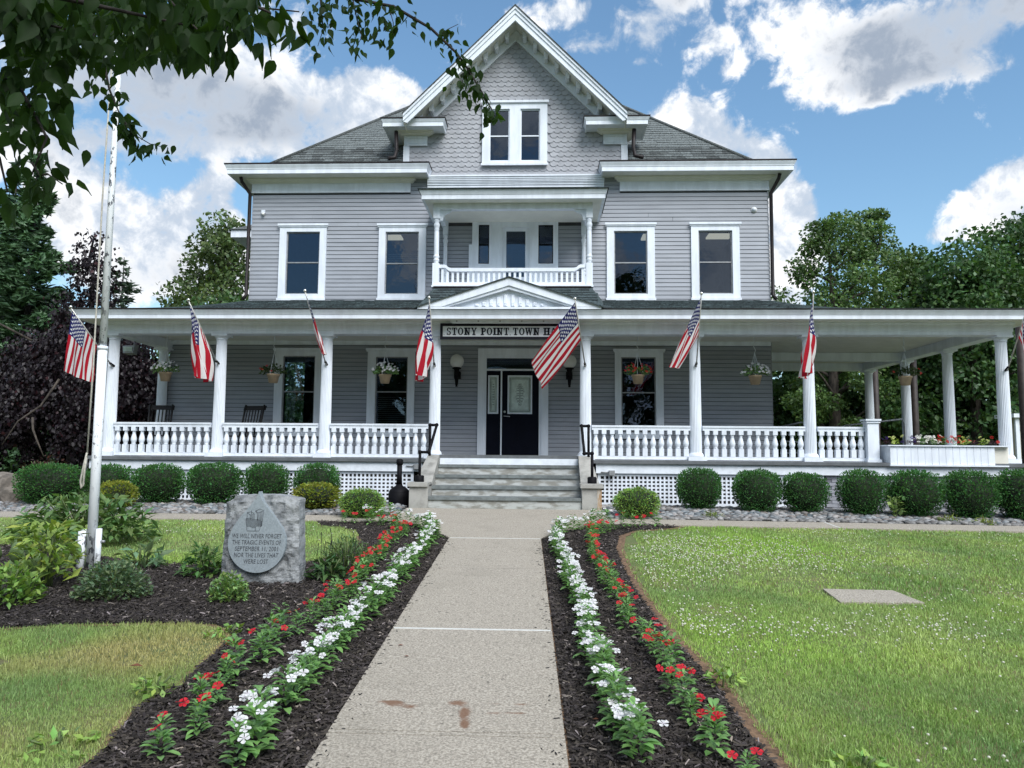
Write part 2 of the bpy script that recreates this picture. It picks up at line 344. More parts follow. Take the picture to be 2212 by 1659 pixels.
# ------------------------------------------------------------------ front walk, apron and cross walk
def aggregate(name, k=1.0):
    m = bpy.data.materials.new(name); m.use_nodes = True; b = NB(m.node_tree); p = b.n['Principled BSDF']
    pos = b.new('ShaderNodeNewGeometry').outputs['Position']
    n1 = b.noise(pos, 72, 4, .72); n2 = b.noise(pos, 1.6, 5, .6); n3 = b.noise(pos, 28, 3, .6)
    c = b.mix(b.ss(n1, .36, .66), (.215 * k, .19 * k, .155 * k), (.475 * k, .43 * k, .36 * k))
    c = b.mix(b.ss(n3, .62, .72), c, (.12, .105, .085)); c = b.mix(b.ss(n2, .50, .75, 0, .35), c, (.22 * k, .20 * k, .16 * k))
    # rust marks left by an old bracket, on the near slab
    s = b.new('ShaderNodeSeparateXYZ'); b.l.new(pos, s.inputs[0]); rust = 0.0
    for (x, y, rx, ry, a) in ((-.85, 4.5, .06, .05, .9), (-.75, 4.46, .05, .04, .7), (-.90, 4.53, .09, .02, .6), (-.49, 4.53, .06, .05, .9), (-.43, 4.38, .035, .10, 1.1), (-.41, 4.22, .03, .06, 1.0), (-.27, 4.53, .06, .015, .5), (-.11, 4.53, .05, .02, .7), (-.27, 4.39, .06, .022, .6), (-.14, 4.40, .08, .016, .7), (-.62, 4.40, .14, .012, .4)):
        qx = b.m('MULTIPLY', b.m('SUBTRACT', s.outputs[0], x), 1 / rx); qy = b.m('MULTIPLY', b.m('SUBTRACT', s.outputs[1], y), 1 / ry)
        q = b.m('EXPONENT', b.m('MULTIPLY', b.m('ADD', b.m('MULTIPLY', qx, qx), b.m('MULTIPLY', qy, qy)), -1.0)); rust = b.m('MULTIPLY_ADD', q, a, rust)
    rf = b.ss(b.m('ADD', rust, b.m('MULTIPLY', b.m('SUBTRACT', b.noise(pos, 22, 5, .7), .5), 1.2)), .25, .85, 0, .85)
    c = b.mix(rf, c, (.15, .068, .032))
    b.put(p.inputs['Base Color'], c); p.inputs['Roughness'].default_value = .9
    bn = b.new('ShaderNodeBump'); bn.inputs['Strength'].default_value = .45; bn.inputs['Distance'].default_value = .006; b.put(bn.inputs['Height'], n1); b.l.new(bn.outputs[0], p.inputs['Normal'])
    return m
AGG = aggregate('exposed_aggregate_concrete', .98); JOINT = M('white_joint_sealant', (.60, .60, .57), .6, .05, 20)
walk = tag(link(bpy.data.objects.new('path', None)), kind='structure')
def slab(poly, dz=.03, name='slab'):
    z1 = lambda x, y: g(x, y) + dz
    return MB().prism_z(poly, lambda x, y: g(x, y) - .08, z1).build(name, AGG, walk)
cuts = [(-1.5, 4.075), (4.083, 4.122), (4.130, 6.055), (6.085, 8.505), (8.515, 10.60)]
for a, b in cuts: slab([(pxl(a), a), (pxr(a), a), (pxr(b), b), (pxl(b), b)])
slab([(pxl(10.63), 10.63), (pxr(10.63), 10.63), (.10, 10.98), (.40, 11.62), (.72, 11.98), (1.12, 12.20), (1.10, 14.05), (-2.5, 14.05), (-2.45, 12.20), (-2.0, 11.98), (-1.58, 11.25)])
for (x0, x1) in ((-14, -7.46), (-7.44, -2.46), (1.13, 4.64), (4.66, 8.1), (8.12, 14)): slab([(x0, 12.22), (x1, 12.22), (x1, 12.88), (x0, 12.88)])
for (a, b) in ((6.055, 6.085), (10.60, 10.63)): MB().prism_z([(pxl(a) + .01, a), (pxr(a) - .01, a), (pxr(b) - .01, b), (pxl(b) + .01, b)], lambda x, y: g(x, y) - .05, lambda x, y: g(x, y) + .0325).build('joint_strip', JOINT, walk)
for x in (-7.45, 4.65): MB().prism_z([(x - .016, 12.22), (x + .016, 12.22), (x + .016, 12.88), (x - .016, 12.88)], lambda x, y: g(x, y) - .05, lambda x, y: g(x, y) + .0325).build('joint_strip', JOINT, walk)
slab([(2.74, 7.24), (3.52, 7.30), (3.46, 7.80), (2.78, 7.80)], .024).name = 'slab'
# far road and drive seen past the left end of the house
ASPH = M('pale_worn_asphalt', (.22, .22, .21), .9, .1, 3)
flat('road', [(-60, 19.0), (-11.2, 19.0), (-11.2, 21.5), (-60, 22)], .012, ASPH)
# ------------------------------------------------------------------ TOWN HALL
YW = 18.5
HALL = thing('town_hall', 'big grey clapboard town hall with white trim, steep gable and columned wraparound porch', 'town hall', (-.9, 18.5, .05))
def wall_cells(mb, x0, x1, z0, z1, holes, y0, y1):
    xs = sorted({x0, x1, *[h[0] for h in holes], *[h[1] for h in holes]}); zs = sorted({z0, z1, *[h[2] for h in holes], *[h[3] for h in holes]})
    xs = [x for x in xs if x0 <= x <= x1]; zs = [z for z in zs if z0 <= z <= z1]
    for a, b in zip(xs, xs[1:]):
        for c, d in zip(zs, zs[1:]):
            if any(h[0] - 1e-6 <= a and b <= h[1] + 1e-6 and h[2] - 1e-6 <= c and d <= h[3] + 1e-6 for h in holes): continue
            mb.box(a, b, y0, y1, c, d)
# window table: frame x0,x1,z0,z1 / opening x0,x1,z0,z1 / meeting rail z / storm screen on lower sash
WIN = [(-6.65, -5.46, 4.885, 6.76, -6.475, -5.625, 5.02, 6.615, 5.83), (-4.13, -2.94, 4.885, 6.755, -3.96, -3.12, 5.02, 6.605, 5.80),
       (1.56, 2.74, 4.885, 6.75, 1.74, 2.56, 5.02, 6.605, 5.81), (3.63, 4.81, 4.885, 6.755, 3.81, 4.635, 5.025, 6.61, 5.82),
       (-6.65, -5.44, 1.50, 3.60, -6.45, -5.64, 1.62, 3.465, 2.572), (-4.33, -3.16, 1.50, 3.60, -4.13, -3.33, 1.62, 3.45, 2.58), (1.75, 2.92, 1.50, 3.60, 1.90, 2.74, 1.62, 3.46, 2.59)]
GW = [(-1.56, .08, 8.32, 9.915)]; GWO = [(-1.385, -.873, 8.41, 9.765), (-.60, -.103, 8.41, 9.765)]
DOORH = (-1.595, .13, 1.05, 3.66); BALH = (-1.78, .36, 4.90, 6.86)
base = MB()
up_holes = [w[4:8] for w in WIN[:4]] + [(-1.62, -1.355, 5.78, 6.77), (-.13, .235, 5.78, 6.76), (-.94, -.445, 5.2, 6.62)]
lo_holes = [w[4:8] for w in WIN[4:]] + [(-1.40, -.09, 1.05, 3.42)]
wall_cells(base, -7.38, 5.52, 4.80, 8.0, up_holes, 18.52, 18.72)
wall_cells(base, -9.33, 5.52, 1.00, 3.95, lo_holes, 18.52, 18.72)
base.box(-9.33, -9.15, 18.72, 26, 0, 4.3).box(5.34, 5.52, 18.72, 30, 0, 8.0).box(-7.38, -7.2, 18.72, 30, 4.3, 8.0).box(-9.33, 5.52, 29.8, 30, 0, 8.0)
base.build('wall', SHADELINE, HALL)
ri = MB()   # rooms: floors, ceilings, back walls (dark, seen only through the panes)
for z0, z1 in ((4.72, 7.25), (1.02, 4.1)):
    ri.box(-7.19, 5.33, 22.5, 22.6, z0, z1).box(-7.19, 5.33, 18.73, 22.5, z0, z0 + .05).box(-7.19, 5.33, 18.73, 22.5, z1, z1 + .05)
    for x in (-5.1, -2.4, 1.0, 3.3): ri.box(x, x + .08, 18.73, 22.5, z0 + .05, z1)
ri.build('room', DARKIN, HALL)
LAMPM = bpy.data.materials.new('warm_ceiling_panel'); LAMPM.use_nodes = True
_p = LAMPM.node_tree.nodes['Principled BSDF']; _p.inputs['Emission Color'].default_value = (1, .80, .55, 1); _p.inputs['Emission Strength'].default_value = .55; _p.inputs['Base Color'].default_value = (.5, .45, .35, 1)
def panel(x0, x1, y0, y1, z): MB().box(x0, x1, y0, y1, z - .05, z - .002).build('ceiling_light', LAMPM, HALL)
panel(-4.6, -4.05, 20.4, 21.3, 7.25); panel(2.78, 3.15, 20.4, 21.4, 7.25); panel(4.6, 5.25, 20.3, 21.3, 7.25); panel(-4.2, -3.3, 20.3, 20.9, 4.1)
BLIND = M('cream_blind_slat', (.62, .54, .40), .6, .05, 5)

# clapboards: one board per course and wall piece between openings
PITCH = .1033
bmesh_cache = {}
def clap(x0, x1, z, y=YW):
    L = round(x1 - x0, 2)
    if L < .04: return
    key = L
    if key not in bmesh_cache:
        h = PITCH - .009
        bmesh_cache[key] = MB().add([(0, 0, -.0), (L, 0, 0), (L, .018, 0), (0, .018, 0), (0, .013, h), (L, .013, h), (L, .018, h), (0, .018, h)],
                                    [(3, 2, 1, 0), (4, 5, 6, 7), (0, 1, 5, 4), (1, 2, 6, 5), (2, 3, 7, 6), (3, 0, 4, 7)]).mesh('clapboard', SIDING)
    place('clapboard', bmesh_cache[key], HALL, (x0, y + random.uniform(-.0012, .0012), z))
def rows(x0, x1, z0, z1, blocks, y=YW):
    n = int(math.ceil((z1 - z0) / PITCH))
    for i in range(n):
        z = z0 + i * PITCH; segs = [(x0, x1)]
        for (a, b, c, d) in blocks:
            if z + PITCH * .5 > c and z + PITCH * .5 < d:
                ns = []
                for (s, e) in segs:
                    if b <= s or a >= e: ns.append((s, e)); continue
                    if a > s: ns.append((s, a))
                    if b < e: ns.append((b, e))
                segs = ns
        for s, e in segs:
            # long courses are pieced together from two boards
            if e - s > 3.2 and random.random() < .55: j = s + (e - s) * random.uniform(.3, .7); clap(s, j - .002, z, y); clap(j + .002, e, z, y)
            else: clap(s, e, z, y)
rows(-7.40, 5.545, 4.80, 7.95, [w[:4] for w in WIN[:4]] + [(-7.5, -3.36, 7.64, 8.1), (1.89, 5.6, 7.64, 8.1), (-2.93, 1.50, 7.70, 8.1), BALH, (-2.62, 1.2, 6.84, 7.2), (-2.42, .98, 6.78, 6.9), (-1.86, -1.7, 4.9, 6.28)])
rows(-9.35, 5.545, 1.045, 3.84, [w[:4] for w in WIN[4:]] + [DOORH])
# right return wall boards, joined courses (edge-on in view)
side = MB()
for i in range(65):
    z = 1.045 + i * PITCH
    if z > 7.6: break
    if 3.80 < z < 4.35: continue
    side.add([(5.535, 18.5, z), (5.535, 25, z), (5.520, 25, z), (5.520, 18.5, z), (5.526, 18.5, z + PITCH), (5.526, 25, z + PITCH), (5.52, 25, z + PITCH), (5.52, 18.5, z + PITCH)], [(3, 2, 1, 0), (4, 5, 6, 7), (0, 1, 5, 4), (1, 2, 6, 5), (2, 3, 7, 6), (3, 0, 4, 7)])
tag(side.build('side_wall_boards', SIDING, HALL), kind='stuff')

def window(fx0, fx1, fz0, fz1, ox0, ox1, oz0, oz1, rail, crown=True, name='window', sill=True):
    y = YW; c = MB()
    c.box(fx0, ox0, y - .045, y + .03, fz0, fz1).box(ox1, fx1, y - .045, y + .03, fz0, fz1).box(ox0, ox1, y - .045, y + .03, oz1, fz1).box(ox0, ox1, y - .045, y + .03, fz0, oz0)
    w = c.build(name, WHITE, HALL)
    if crown: MB().box(fx0 - .045, fx1 + .045, y - .085, y - .0465, fz1 + .002, fz1 + .055).box(fx0 - .03, fx1 + .03, y - .065, y - .047, fz1 - .03, fz1).build('crown', WHITE, w)
    if sill: MB().box(fx0 - .02, fx1 + .02, y - .075, y - .047, fz0 - .03, fz0 + .035).build('sill', WHITE, w)
    s = MB(); t = .028
    s.box(ox0, ox0 + t, y + .005, y + .05, oz0, oz1).box(ox1 - t, ox1, y + .005, y + .05, oz0, oz1).box(ox0 + t, ox1 - t, y + .005, y + .05, oz0, oz0 + t).box(ox0 + t, ox1 - t, y + .005, y + .05, oz1 - t, oz1).box(ox0 + t, ox1 - t, y + .0, y + .045, rail - .014, rail + .014)
    s.build('sash', GALV if crown else WHITE, w)
    for a, b in ((oz0 + t, rail - .014), (rail + .014, oz1 - t)): MB().box(ox0 + t, ox1 - t, y + .03, y + .036, a, b).build('pane', PANE, w)
    return w
wins = [window(*w) for w in WIN]
def blinds(w, x0, x1, z0, z1):
    for i in range(int((z1 - z0) / .05)): MB().box(x0, x1, YW + .16, YW + .185, z1 - .05 * (i + 1), z1 - .05 * (i + 1) + .012).build('blind_slat', BLIND, w)
blinds(wins[1], -3.92, -3.16, 5.86, 6.12); blinds(wins[5], -4.09, -3.37, 1.66, 2.5)
# twin attic window
gw = MB(); y = YW - .02
wall_cells(gw, -1.56, .08, 8.32, 9.915, GWO, y - .045, y + .05)
gwo = gw.build('window', WHITE, HALL)
MB().box(-1.60, .12, y - .09, y - .047, 9.917, 9.975).build('crown', WHITE, gwo); MB().box(-1.585, .105, y - .075, y - .047, 8.29, 8.345).build('sill', WHITE, gwo)
for (a, b, c, d) in GWO:
    t = .03; s = MB().box(a, a + t, y, y + .05, c, d).box(b - t, b, y, y + .05, c, d).box(a + t, b - t, y, y + .05, c, c + t).box(a + t, b - t, y, y + .05, d - t, d).box(a + t, b - t, y, y + .045, 9.055, 9.085)
    s.build('sash', WHITE, gwo)
    for e, f in ((c + t, 9.055), (9.085, d - t)): MB().box(a + t, b - t, y + .03, y + .036, e, f).build('pane', PANE, gwo)
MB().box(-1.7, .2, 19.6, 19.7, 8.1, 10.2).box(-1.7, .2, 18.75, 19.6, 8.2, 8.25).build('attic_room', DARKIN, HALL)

# front door with sidelight and transom
dr = MB(); y = YW
wall_cells(dr, -1.595, .13, 1.05, 3.66, [(-1.44, -.045, 1.05, 3.50)], y - .06, y + .04)
wall_cells(dr, -1.44, -.045, 1.05, 3.50, [(-1.385, -.10, 1.05, 3.42)], y - .03, y + .06)
dr.box(-1.385, -.10, y - .01, y + .05, 3.115, 3.16)
dsur = dr.build('door_surround', WHITE, HALL)
MB().box(-1.036, -1.0, y - .012, y + .05, 1.05, 3.115).build('mullion', WHITE, dsur)
MB().box(-1.385, -.10, y + .02, y + .026, 3.16, 3.42).build('pane', PANE, dsur)
tb = MB()
for i in range(5): tb.box(-1.38, -.105, y + .035, y + .05, 3.17 + i * .05, 3.205 + i * .05)
tb.build('transom_blind', BLIND, dsur)
FROST = M('etched_door_glass', (.60, .70, .66), .15, .10, 5, spec=.6, bump=.0); ETCH = M('etched_pattern_grey', (.16, .20, .19), .5, .1, 30)
def leafdoor(x0, x1, gx0, gx1, name):
    d = MB(); yy = y + .02; wall_cells(d, x0, x1, 1.07, 3.112, [(gx0 + .025, gx1 - .025, 2.08, 2.975)], yy, yy + .045)
    if x1 - x0 > .6:
        for (a, b, c, e) in ((x0 + .13, (x0 + x1) / 2 - .05, 1.25, 1.85), ((x0 + x1) / 2 + .05, x1 - .13, 1.25, 1.85)): d.box(a, b, yy - .008, yy - .001, c, e)
    else: d.box(x0 + .06, x1 - .06, yy - .008, yy - .001, 1.25, 1.85)
    dd = d.build(name, DOORM, HALL)
    fr = MB(); wall_cells(fr, gx0, gx1, 2.055, 3.0, [(gx0 + .03, gx1 - .03, 2.085, 2.97)], yy - .02, yy - .002); fr.build('glass_frame', WHITE, dd)
    pn = MB().box(gx0 + .028, gx1 - .028, yy + .01, yy + .02, 2.082, 2.973).build('pane', FROST, dd)
    e = MB(); w = gx1 - gx0; cx = (gx0 + gx1) / 2; i = .06
    loop = [(gx0 + i, 2.12), (gx1 - i, 2.12), (gx1 - i, 2.935), (gx0 + i, 2.935), (gx0 + i, 2.12)]
    for k in range(4): e.tube([(loop[k][0], yy + .008, loop[k][1]), (loop[k + 1][0], yy + .008, loop[k + 1][1])], .006, 4)
    i = .085; loop = [(gx0 + i, 2.15), (gx1 - i, 2.15), (gx1 - i, 2.905), (gx0 + i, 2.905), (gx0 + i, 2.15)]
    for k in range(4): e.tube([(loop[k][0], yy + .008, loop[k][1]), (loop[k + 1][0], yy + .008, loop[k + 1][1])], .003, 4)
    sx = min(1, w / .6) * .85
    for k in range(9):     # scroll work: paired loops around a spindle
        zc = 2.53 + (k - 4) * .062; r = (.025, .035, .05, .062, .045, .062, .05, .035, .025)[k] * sx
        for sg in (-1, 1): e.tube([(cx + sg * (r + r * math.cos(t)), yy + .008, zc + r * .75 * math.sin(t)) for t in np.linspace(0, 5.4, 12)], .0045, 4)
    e.build('etched_scroll', ETCH, dd)
    return dd
leafdoor(-1.385, -1.038, -1.345, -1.09, 'sidelight'); fd = leafdoor(-.998, -.10, -.865, -.265, 'front_door')
h = MB().tube([(-.93, y + .0, 2.0), (-.93, y - .05, 2.0), (-.80, y - .055, 1.985)], [.016, .015, .011], 8); h.lathe([(.030, -.012), (.030, .012)], (-.93, y + .01, 2.0), 10); h.build('handle', STEEL, fd)
MB().add([(-.96 + .028 * math.cos(a) + .028, y - .0 - .02 * k, 2.105 + .028 * math.sin(a)) for k in (0, 1) for a in np.linspace(0, 5.76, 12)], [tuple(range(12)), tuple(range(23, 11, -1))] + [(i, (i + 1) % 12, 12 + (i + 1) % 12, 12 + i) for i in range(12)]).build('lock', STEEL, fd)

# porch floor, fascia, foundation, lattice
pf = MB().add([(-9.65, 15.74, .965), (9.75, 15.74, .965), (9.75, 18.52, 1.05), (-9.65, 18.52, 1.05), (-9.65, 15.74, .90), (9.75, 15.74, .90), (9.75, 18.52, .90), (-9.65, 18.52, .90)], [(0, 1, 2, 3), (7, 6, 5, 4), (0, 4, 5, 1), (1, 5, 6, 2), (2, 6, 7, 3), (3, 7, 4, 0)])
pf.box(5.6, 9.75, 18.521, 23.2, .90, 1.05); pf.box(-2.13, .73, 15.70, 16.0, .985, 1.055); pf.build('porch_floor', FLOORM, HALL)
fa = MB().box(-9.6, -2.5, 15.80, 15.9, .70, .899).box(1.1, 9.45, 15.80, 15.9, .70, .899).box(-2.12, .72, 15.69, 15.735, .845, .984).box(-9.6, -9.5, 15.9, 19, .70, .899); fa.box(9.35, 9.45, 15.9, 23, .70, .899)
fa.build('porch_fascia', WHITE_OLD, HALL)
def lattice(x0, x1, z0=.10, z1=.64):
    l = MB(); p = .0825; s = .037; yl = 15.86
    n = int((x1 - x0 - .08) / p); q = (x1 - x0) / max(n, 1)
    for i in range(1, n): l.box(x0 + i * q - s / 2, x0 + i * q + s / 2, yl, yl + .010, z0, z1)
    k = int((z1 - z0) / p)
    for i in range(1, k + 1): l.box(x0, x1, yl + .011, yl + .02, z0 + i * (z1 - z0) / (k + 1) - s / 2, z0 + i * (z1 - z0) / (k + 1) + s / 2)
    l.box(x0, x1, yl - .006, yl - .001, z1, .699).box(x0, x1, yl - .006, yl - .001, z0 - .10, z0).box(x0 - .06, x0, yl - .006, yl + .02, z0 - .1, .699).box(x1, x1 + .06, yl - .006, yl + .02, z0 - .1, .699)
    tag(l.build('lattice', WHITE, HALL), kind='stuff')
for a, b in ((-9.5, -7.1), (-6.97, -4.8), (-4.67, -2.75), (1.2, 3.12), (3.25, 5.68)): lattice(a, b)
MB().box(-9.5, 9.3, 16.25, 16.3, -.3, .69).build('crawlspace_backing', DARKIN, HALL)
fw = MB().box(5.78, 9.42, 15.885, 16.0, -.3, .699).build('foundation_wall', MORTAR, HALL)
brick = MB().box(0, .222, 0, .10, 0, .062).mesh('brick', BRICKP)
for r in range(10):
    z = .628 - r * .0715; off = (r % 2) * .116
    for k in range(16):
        x = 5.785 + k * .2325 + off
        if x + .222 < 9.42: place('brick', brick, fw, (x, 15.872 + random.uniform(-.003, .003), z))
MB().box(9.36, 9.76, 15.85, 16.5, .70, .83).box(9.33, 9.79, 15.82, 16.5, .83, .96).build('corner_plinth', WHITE_OLD, HALL)

# columns
colp = [(.165, .09), (.165, .10), (.160, .125), (.142, .15), (.135, .165)]
shaft = MB(); NP = 9
sp = [(.124 - .016 * (i / NP) ** 1.6, .165 + (2.37) * i / NP) for i in range(NP + 1)]
shaft.lathe(sp, n=48, smooth=False, flute=.07)
SH = shaft.mesh('column', WHITE)
BASEM = MB().box(-.19, .19, -.19, .19, 0, .089).lathe(colp, n=24).mesh('base', WHITE)
CAPM = MB().lathe([(.109, 2.535), (.118, 2.54), (.118, 2.555), (.112, 2.56), (.125, 2.58), (.150, 2.60), (.155, 2.615)], n=24).box(-.17, .17, -.17, .17, 2.616, 2.66).mesh('capital', WHITE)
COLS = [(-9.43, 16.2), (-7.03, 16.2), (-4.69, 16.2), (-2.32, 16.2), (.905, 16.2), (3.226, 16.2), (5.605, 16.2), (9.60, 16.2), (9.60, 18.33), (9.60, 20.44), (9.60, 22.7), (-9.43, 18.38)]
for (x, yy) in COLS:
    c = place('column', SH, HALL, (x, yy, .97)); place('base', BASEM, c, (x, yy, .97)); place('capital', CAPM, c, (x, yy, .97))

# railings with turned balusters
bal = MB().box(-.05, .05, -.05, .05, 0, .17).lathe([(.038, .17), (.050, .18), (.040, .195), (.045, .21), (.060, .25), (.062, .28), (.053, .33), (.036, .39), (.030, .42), (.038, .432), (.030, .445), (.034, .455), (.04, .462)], n=14).box(-.048, .048, -.048, .048, .462, .55)
BALM = bal.mesh('baluster', WHITE)
def railing(x0, x1, n, yr=16.15):
    r = MB().box(x0, x1, yr - .06, yr + .06, 1.66, 1.70).box(x0, x1, yr - .045, yr + .045, 1.60, 1.66).box(x0, x1, yr - .05, yr + .05, 1.00, 1.055).box(x0, x1, yr - .06, yr + .06, .985, .999)
    ro = r.build('railing', WHITE, HALL)
    for i in range(n): place('baluster', BALM, ro, (x0 + (i + .5) * (x1 - x0) / n, yr, 1.052))
for a, b, n in ((-9.30, -7.16, 12), (-6.90, -4.82, 12), (-4.56, -2.45, 12), (1.035, 3.095, 12), (3.357, 5.475, 12), (5.735, 6.70, 6)): railing(a, b, n)
MB().box(6.70, 6.93, 15.98, 16.21, .97, 1.82).box(6.675, 6.955, 15.955, 16.235, 1.78, 1.80).box(6.66, 6.97, 15.94, 16.25, 1.822, 1.86).box(6.67, 6.96, 15.95, 16.24, .96, 1.03).build('newel_post', WHITE, HALL)

# porch entablature, soffit, ceiling, cornice with its dark drip edge
BP = [(-9.58, 20.5), (-9.58, 16.03), (9.75, 16.03), (9.75, 23.0), (5.4, 23.0)][::-1]   # walked right to left: outside on the right hand
ent = MB().sweep([(0, 3.63), (0, 3.695), (.012, 3.70), (.012, 3.83), (.045, 3.865), (.045, 3.90), (-.30, 3.90), (-.30, 3.63)], BP)
ent.build('porch_beam', WHITE, HALL)
MB().sweep([(.046, 3.893), (.42, 3.893), (.42, 3.91), (.046, 3.91)], BP).build('porch_soffit', SOFFIT, HALL)
cor = MB().sweep([(.40, 3.885), (.435, 3.885), (.435, 3.965), (.445, 3.97), (.455, 3.99), (.475, 4.02), (.50, 4.05), (.50, 4.065), (.40, 4.065)], BP)
co = cor.build('porch_cornice', WHITE, HALL); MB().sweep([(.40, 4.066), (.515, 4.066), (.52, 4.088), (.40, 4.095)], BP).build('drip_edge', GUTTER, co)
cl = MB(); nb_ = 0
cl.box(-9.3, 9.5, 16.3, 18.5, 3.84, 3.86).box(5.56, 9.5, 18.501, 22.75, 3.84, 3.86)
for i in range(44): cl.box(5.6 + i * .09, 5.605 + i * .09, 16.35, 22.7, 3.834, 3.8395)
cl.build('porch_ceiling', SOFFIT, HALL)
MB().box(-9.3, 5.5, 18.42, 18.495, 3.74, 3.838).build('ceiling_moulding', WHITE, HALL)
for yy in (18.33, 20.44): MB().box(5.6, 9.45, yy - .12, yy + .12, 3.62, 3.833).build('cross_beam', WHITE, HALL) if yy > 20 else None

# porch roof: front slope with shingle courses, flatter hipped ends
ez, ey = 4.085, 15.53
def rz(x, yy):
    """porch roof height"""
    t = (yy - ey) / (18.5 - ey); zmid = ez + .775 * t
    if x > 5.54: zz = ez + (.775 - .775 * min(1, (x - 5.54) / 1.06) * .25 - .17 * max(0, min(1, (x - 6.6) / 3.6)) * 3.2) * t; return max(zz, ez + .04 * t)
    if x < -7.4: zz = ez + (.775 - .20 * min(1, (-7.4 - x) / 1.4) - .35 * max(0, min(1, (-8.8 - x) / 1.3))) * t; return max(zz, ez + .04 * t)
    return zmid
pr_ = MB(); xs_ = [-10.09, -9.5, -8.8, -8.1, -7.4, -4, 0, 4, 5.54, 6.07, 6.6, 7.5, 8.5, 9.5, 10.26]
nc = 19
for i in range(nc):
    y0 = ey + (18.5 - ey) * i / nc; y1 = ey + (18.5 - ey) * (i + 1) / nc
    for a, b in zip(xs_, xs_[1:]):
        pr_.add([(a, y0, rz(a, y0) + .012), (b, y0, rz(b, y0) + .012), (b, y1, rz(b, y1)), (a, y1, rz(a, y1)), (a, y0, rz(a, y0)), (b, y0, rz(b, y0))], [(0, 1, 2, 3), (4, 5, 1, 0)])
for a, b in ((-10.09, -7.4), (5.54, 10.26)):
    xx = [x for x in xs_ if a <= x <= b]
    for c, d in zip(xx, xx[1:]): pr_.add([(c, 18.5, rz(c, 18.5)), (d, 18.5, rz(d, 18.5)), (d, 23.5, rz(d, 18.5) - .3), (c, 23.5, rz(c, 18.5) - .3)], [(0, 1, 2, 3)])
pr_.build('porch_roof', ROOFD, HALL)
tabs = MB(); rr = random.Random(3)      # individual tabs stand a little proud on the lower courses
for i in range(nc):
    y0 = ey + (18.5 - ey) * i / nc; y1 = y0 + (18.5 - ey) / nc * .95; x = -7.4 + rr.uniform(0, .3)
    while x < 5.2:
        w = rr.uniform(.15, .32)
        if rr.random() < .5: tabs.add([(x, y0 - .003, rz(x, y0) + .013), (x + w, y0 - .003, rz(x, y0) + .013), (x + w, y1, rz(x, y1) + .009), (x, y1, rz(x, y1) + .009), (x, y0 - .003, rz(x, y0) + .024), (x + w, y0 - .003, rz(x, y0) + .024), (x + w, y1, rz(x, y1) + .016), (x, y1, rz(x, y1) + .016)], [(4, 5, 6, 7), (0, 1, 5, 4), (1, 2, 6, 5), (3, 0, 4, 7)])
        x += w
tag(tabs.build('roof_tabs', ROOFD, HALL), kind='stuff')

# entry pediment
ped = MB(); yp = 15.50
ax, az, hx, bz = -.715, 4.735, 1.91, 4.07
sl_ = (az - bz) / hx
ped.prism_y([(ax - hx, bz), (ax + hx, bz), (ax + hx, bz + .045), (ax - hx, bz + .045)], yp, yp + .45)
for sg in (-1, 1):
    e0 = (ax + sg * hx, bz + .046); p = [(ax + sg * .001, az), (ax + sg * hx, bz + .047), (ax + sg * (hx - .001), bz + .047), (ax + sg * (hx - .50), bz + .047), (ax + sg * .001, az - .165)]
    ped.prism_y(p, yp - .005, yp + .16)
    p2 = [(ax + sg * .001, az - .10), (ax + sg * (hx - .30), bz + .05), (ax + sg * (hx - .62), bz + .05), (ax + sg * .001, az - .235)]
    ped.prism_y(p2, yp + .03, yp + .10)
po = ped.build('entry_pediment', WHITE, HALL)
ty = yp + .14; tp = MB().prism_y([(ax - hx + .3, bz + .046), (ax + hx - .3, bz + .046), (ax, az - .16)], ty, ty + .05); tp.build('tympanum', WHITE, po)
for i in range(10):          # raised panels with pyramid feet
    x = ax + (i - 4.5) * .152 * 1.0; top = az - .30 - abs(x - ax) * sl_; zb = bz + .085
    if top - zb < .04: continue
    w = .046; q = MB().add([(x - w, ty - .002, zb + .04), (x + w, ty - .002, zb + .04), (x + w, ty - .002, top), (x - w, ty - .002, top), (x - w * .55, ty - .03, zb + .05), (x + w * .55, ty - .03, zb + .05), (x + w * .55, ty - .03, top - .015), (x - w * .55, ty - .03, top - .015)],
                           [(4, 5, 6, 7), (0, 1, 5, 4), (1, 2, 6, 5), (2, 3, 7, 6), (3, 0, 4, 7)])
    q.add([(x - w, ty - .004, zb), (x + w, ty - .004, zb), (x + w, ty - .004, zb + .045), (x - w, ty - .004, zb + .045), (x, ty - .05, zb + .012)], [(0, 1, 4), (1, 2, 4), (2, 3, 4), (3, 0, 4)])
    q.build('raised_panel', WHITE, po)
pr2 = MB()
for sg in (-1, 1):
    pr2.add([(ax, yp - .04, az + .02), (ax + sg * (hx + .06), yp - .04, bz + .035), (ax + sg * (hx + .06), yp + .5, bz + .16), (ax, yp + 1.9, az + .02), (ax, yp - .04, az), (ax + sg * (hx + .06), yp - .04, bz + .015)], [(0, 1, 2, 3), (0, 4, 5, 1)])
pr2.build('pediment_roof', ROOFD, po)

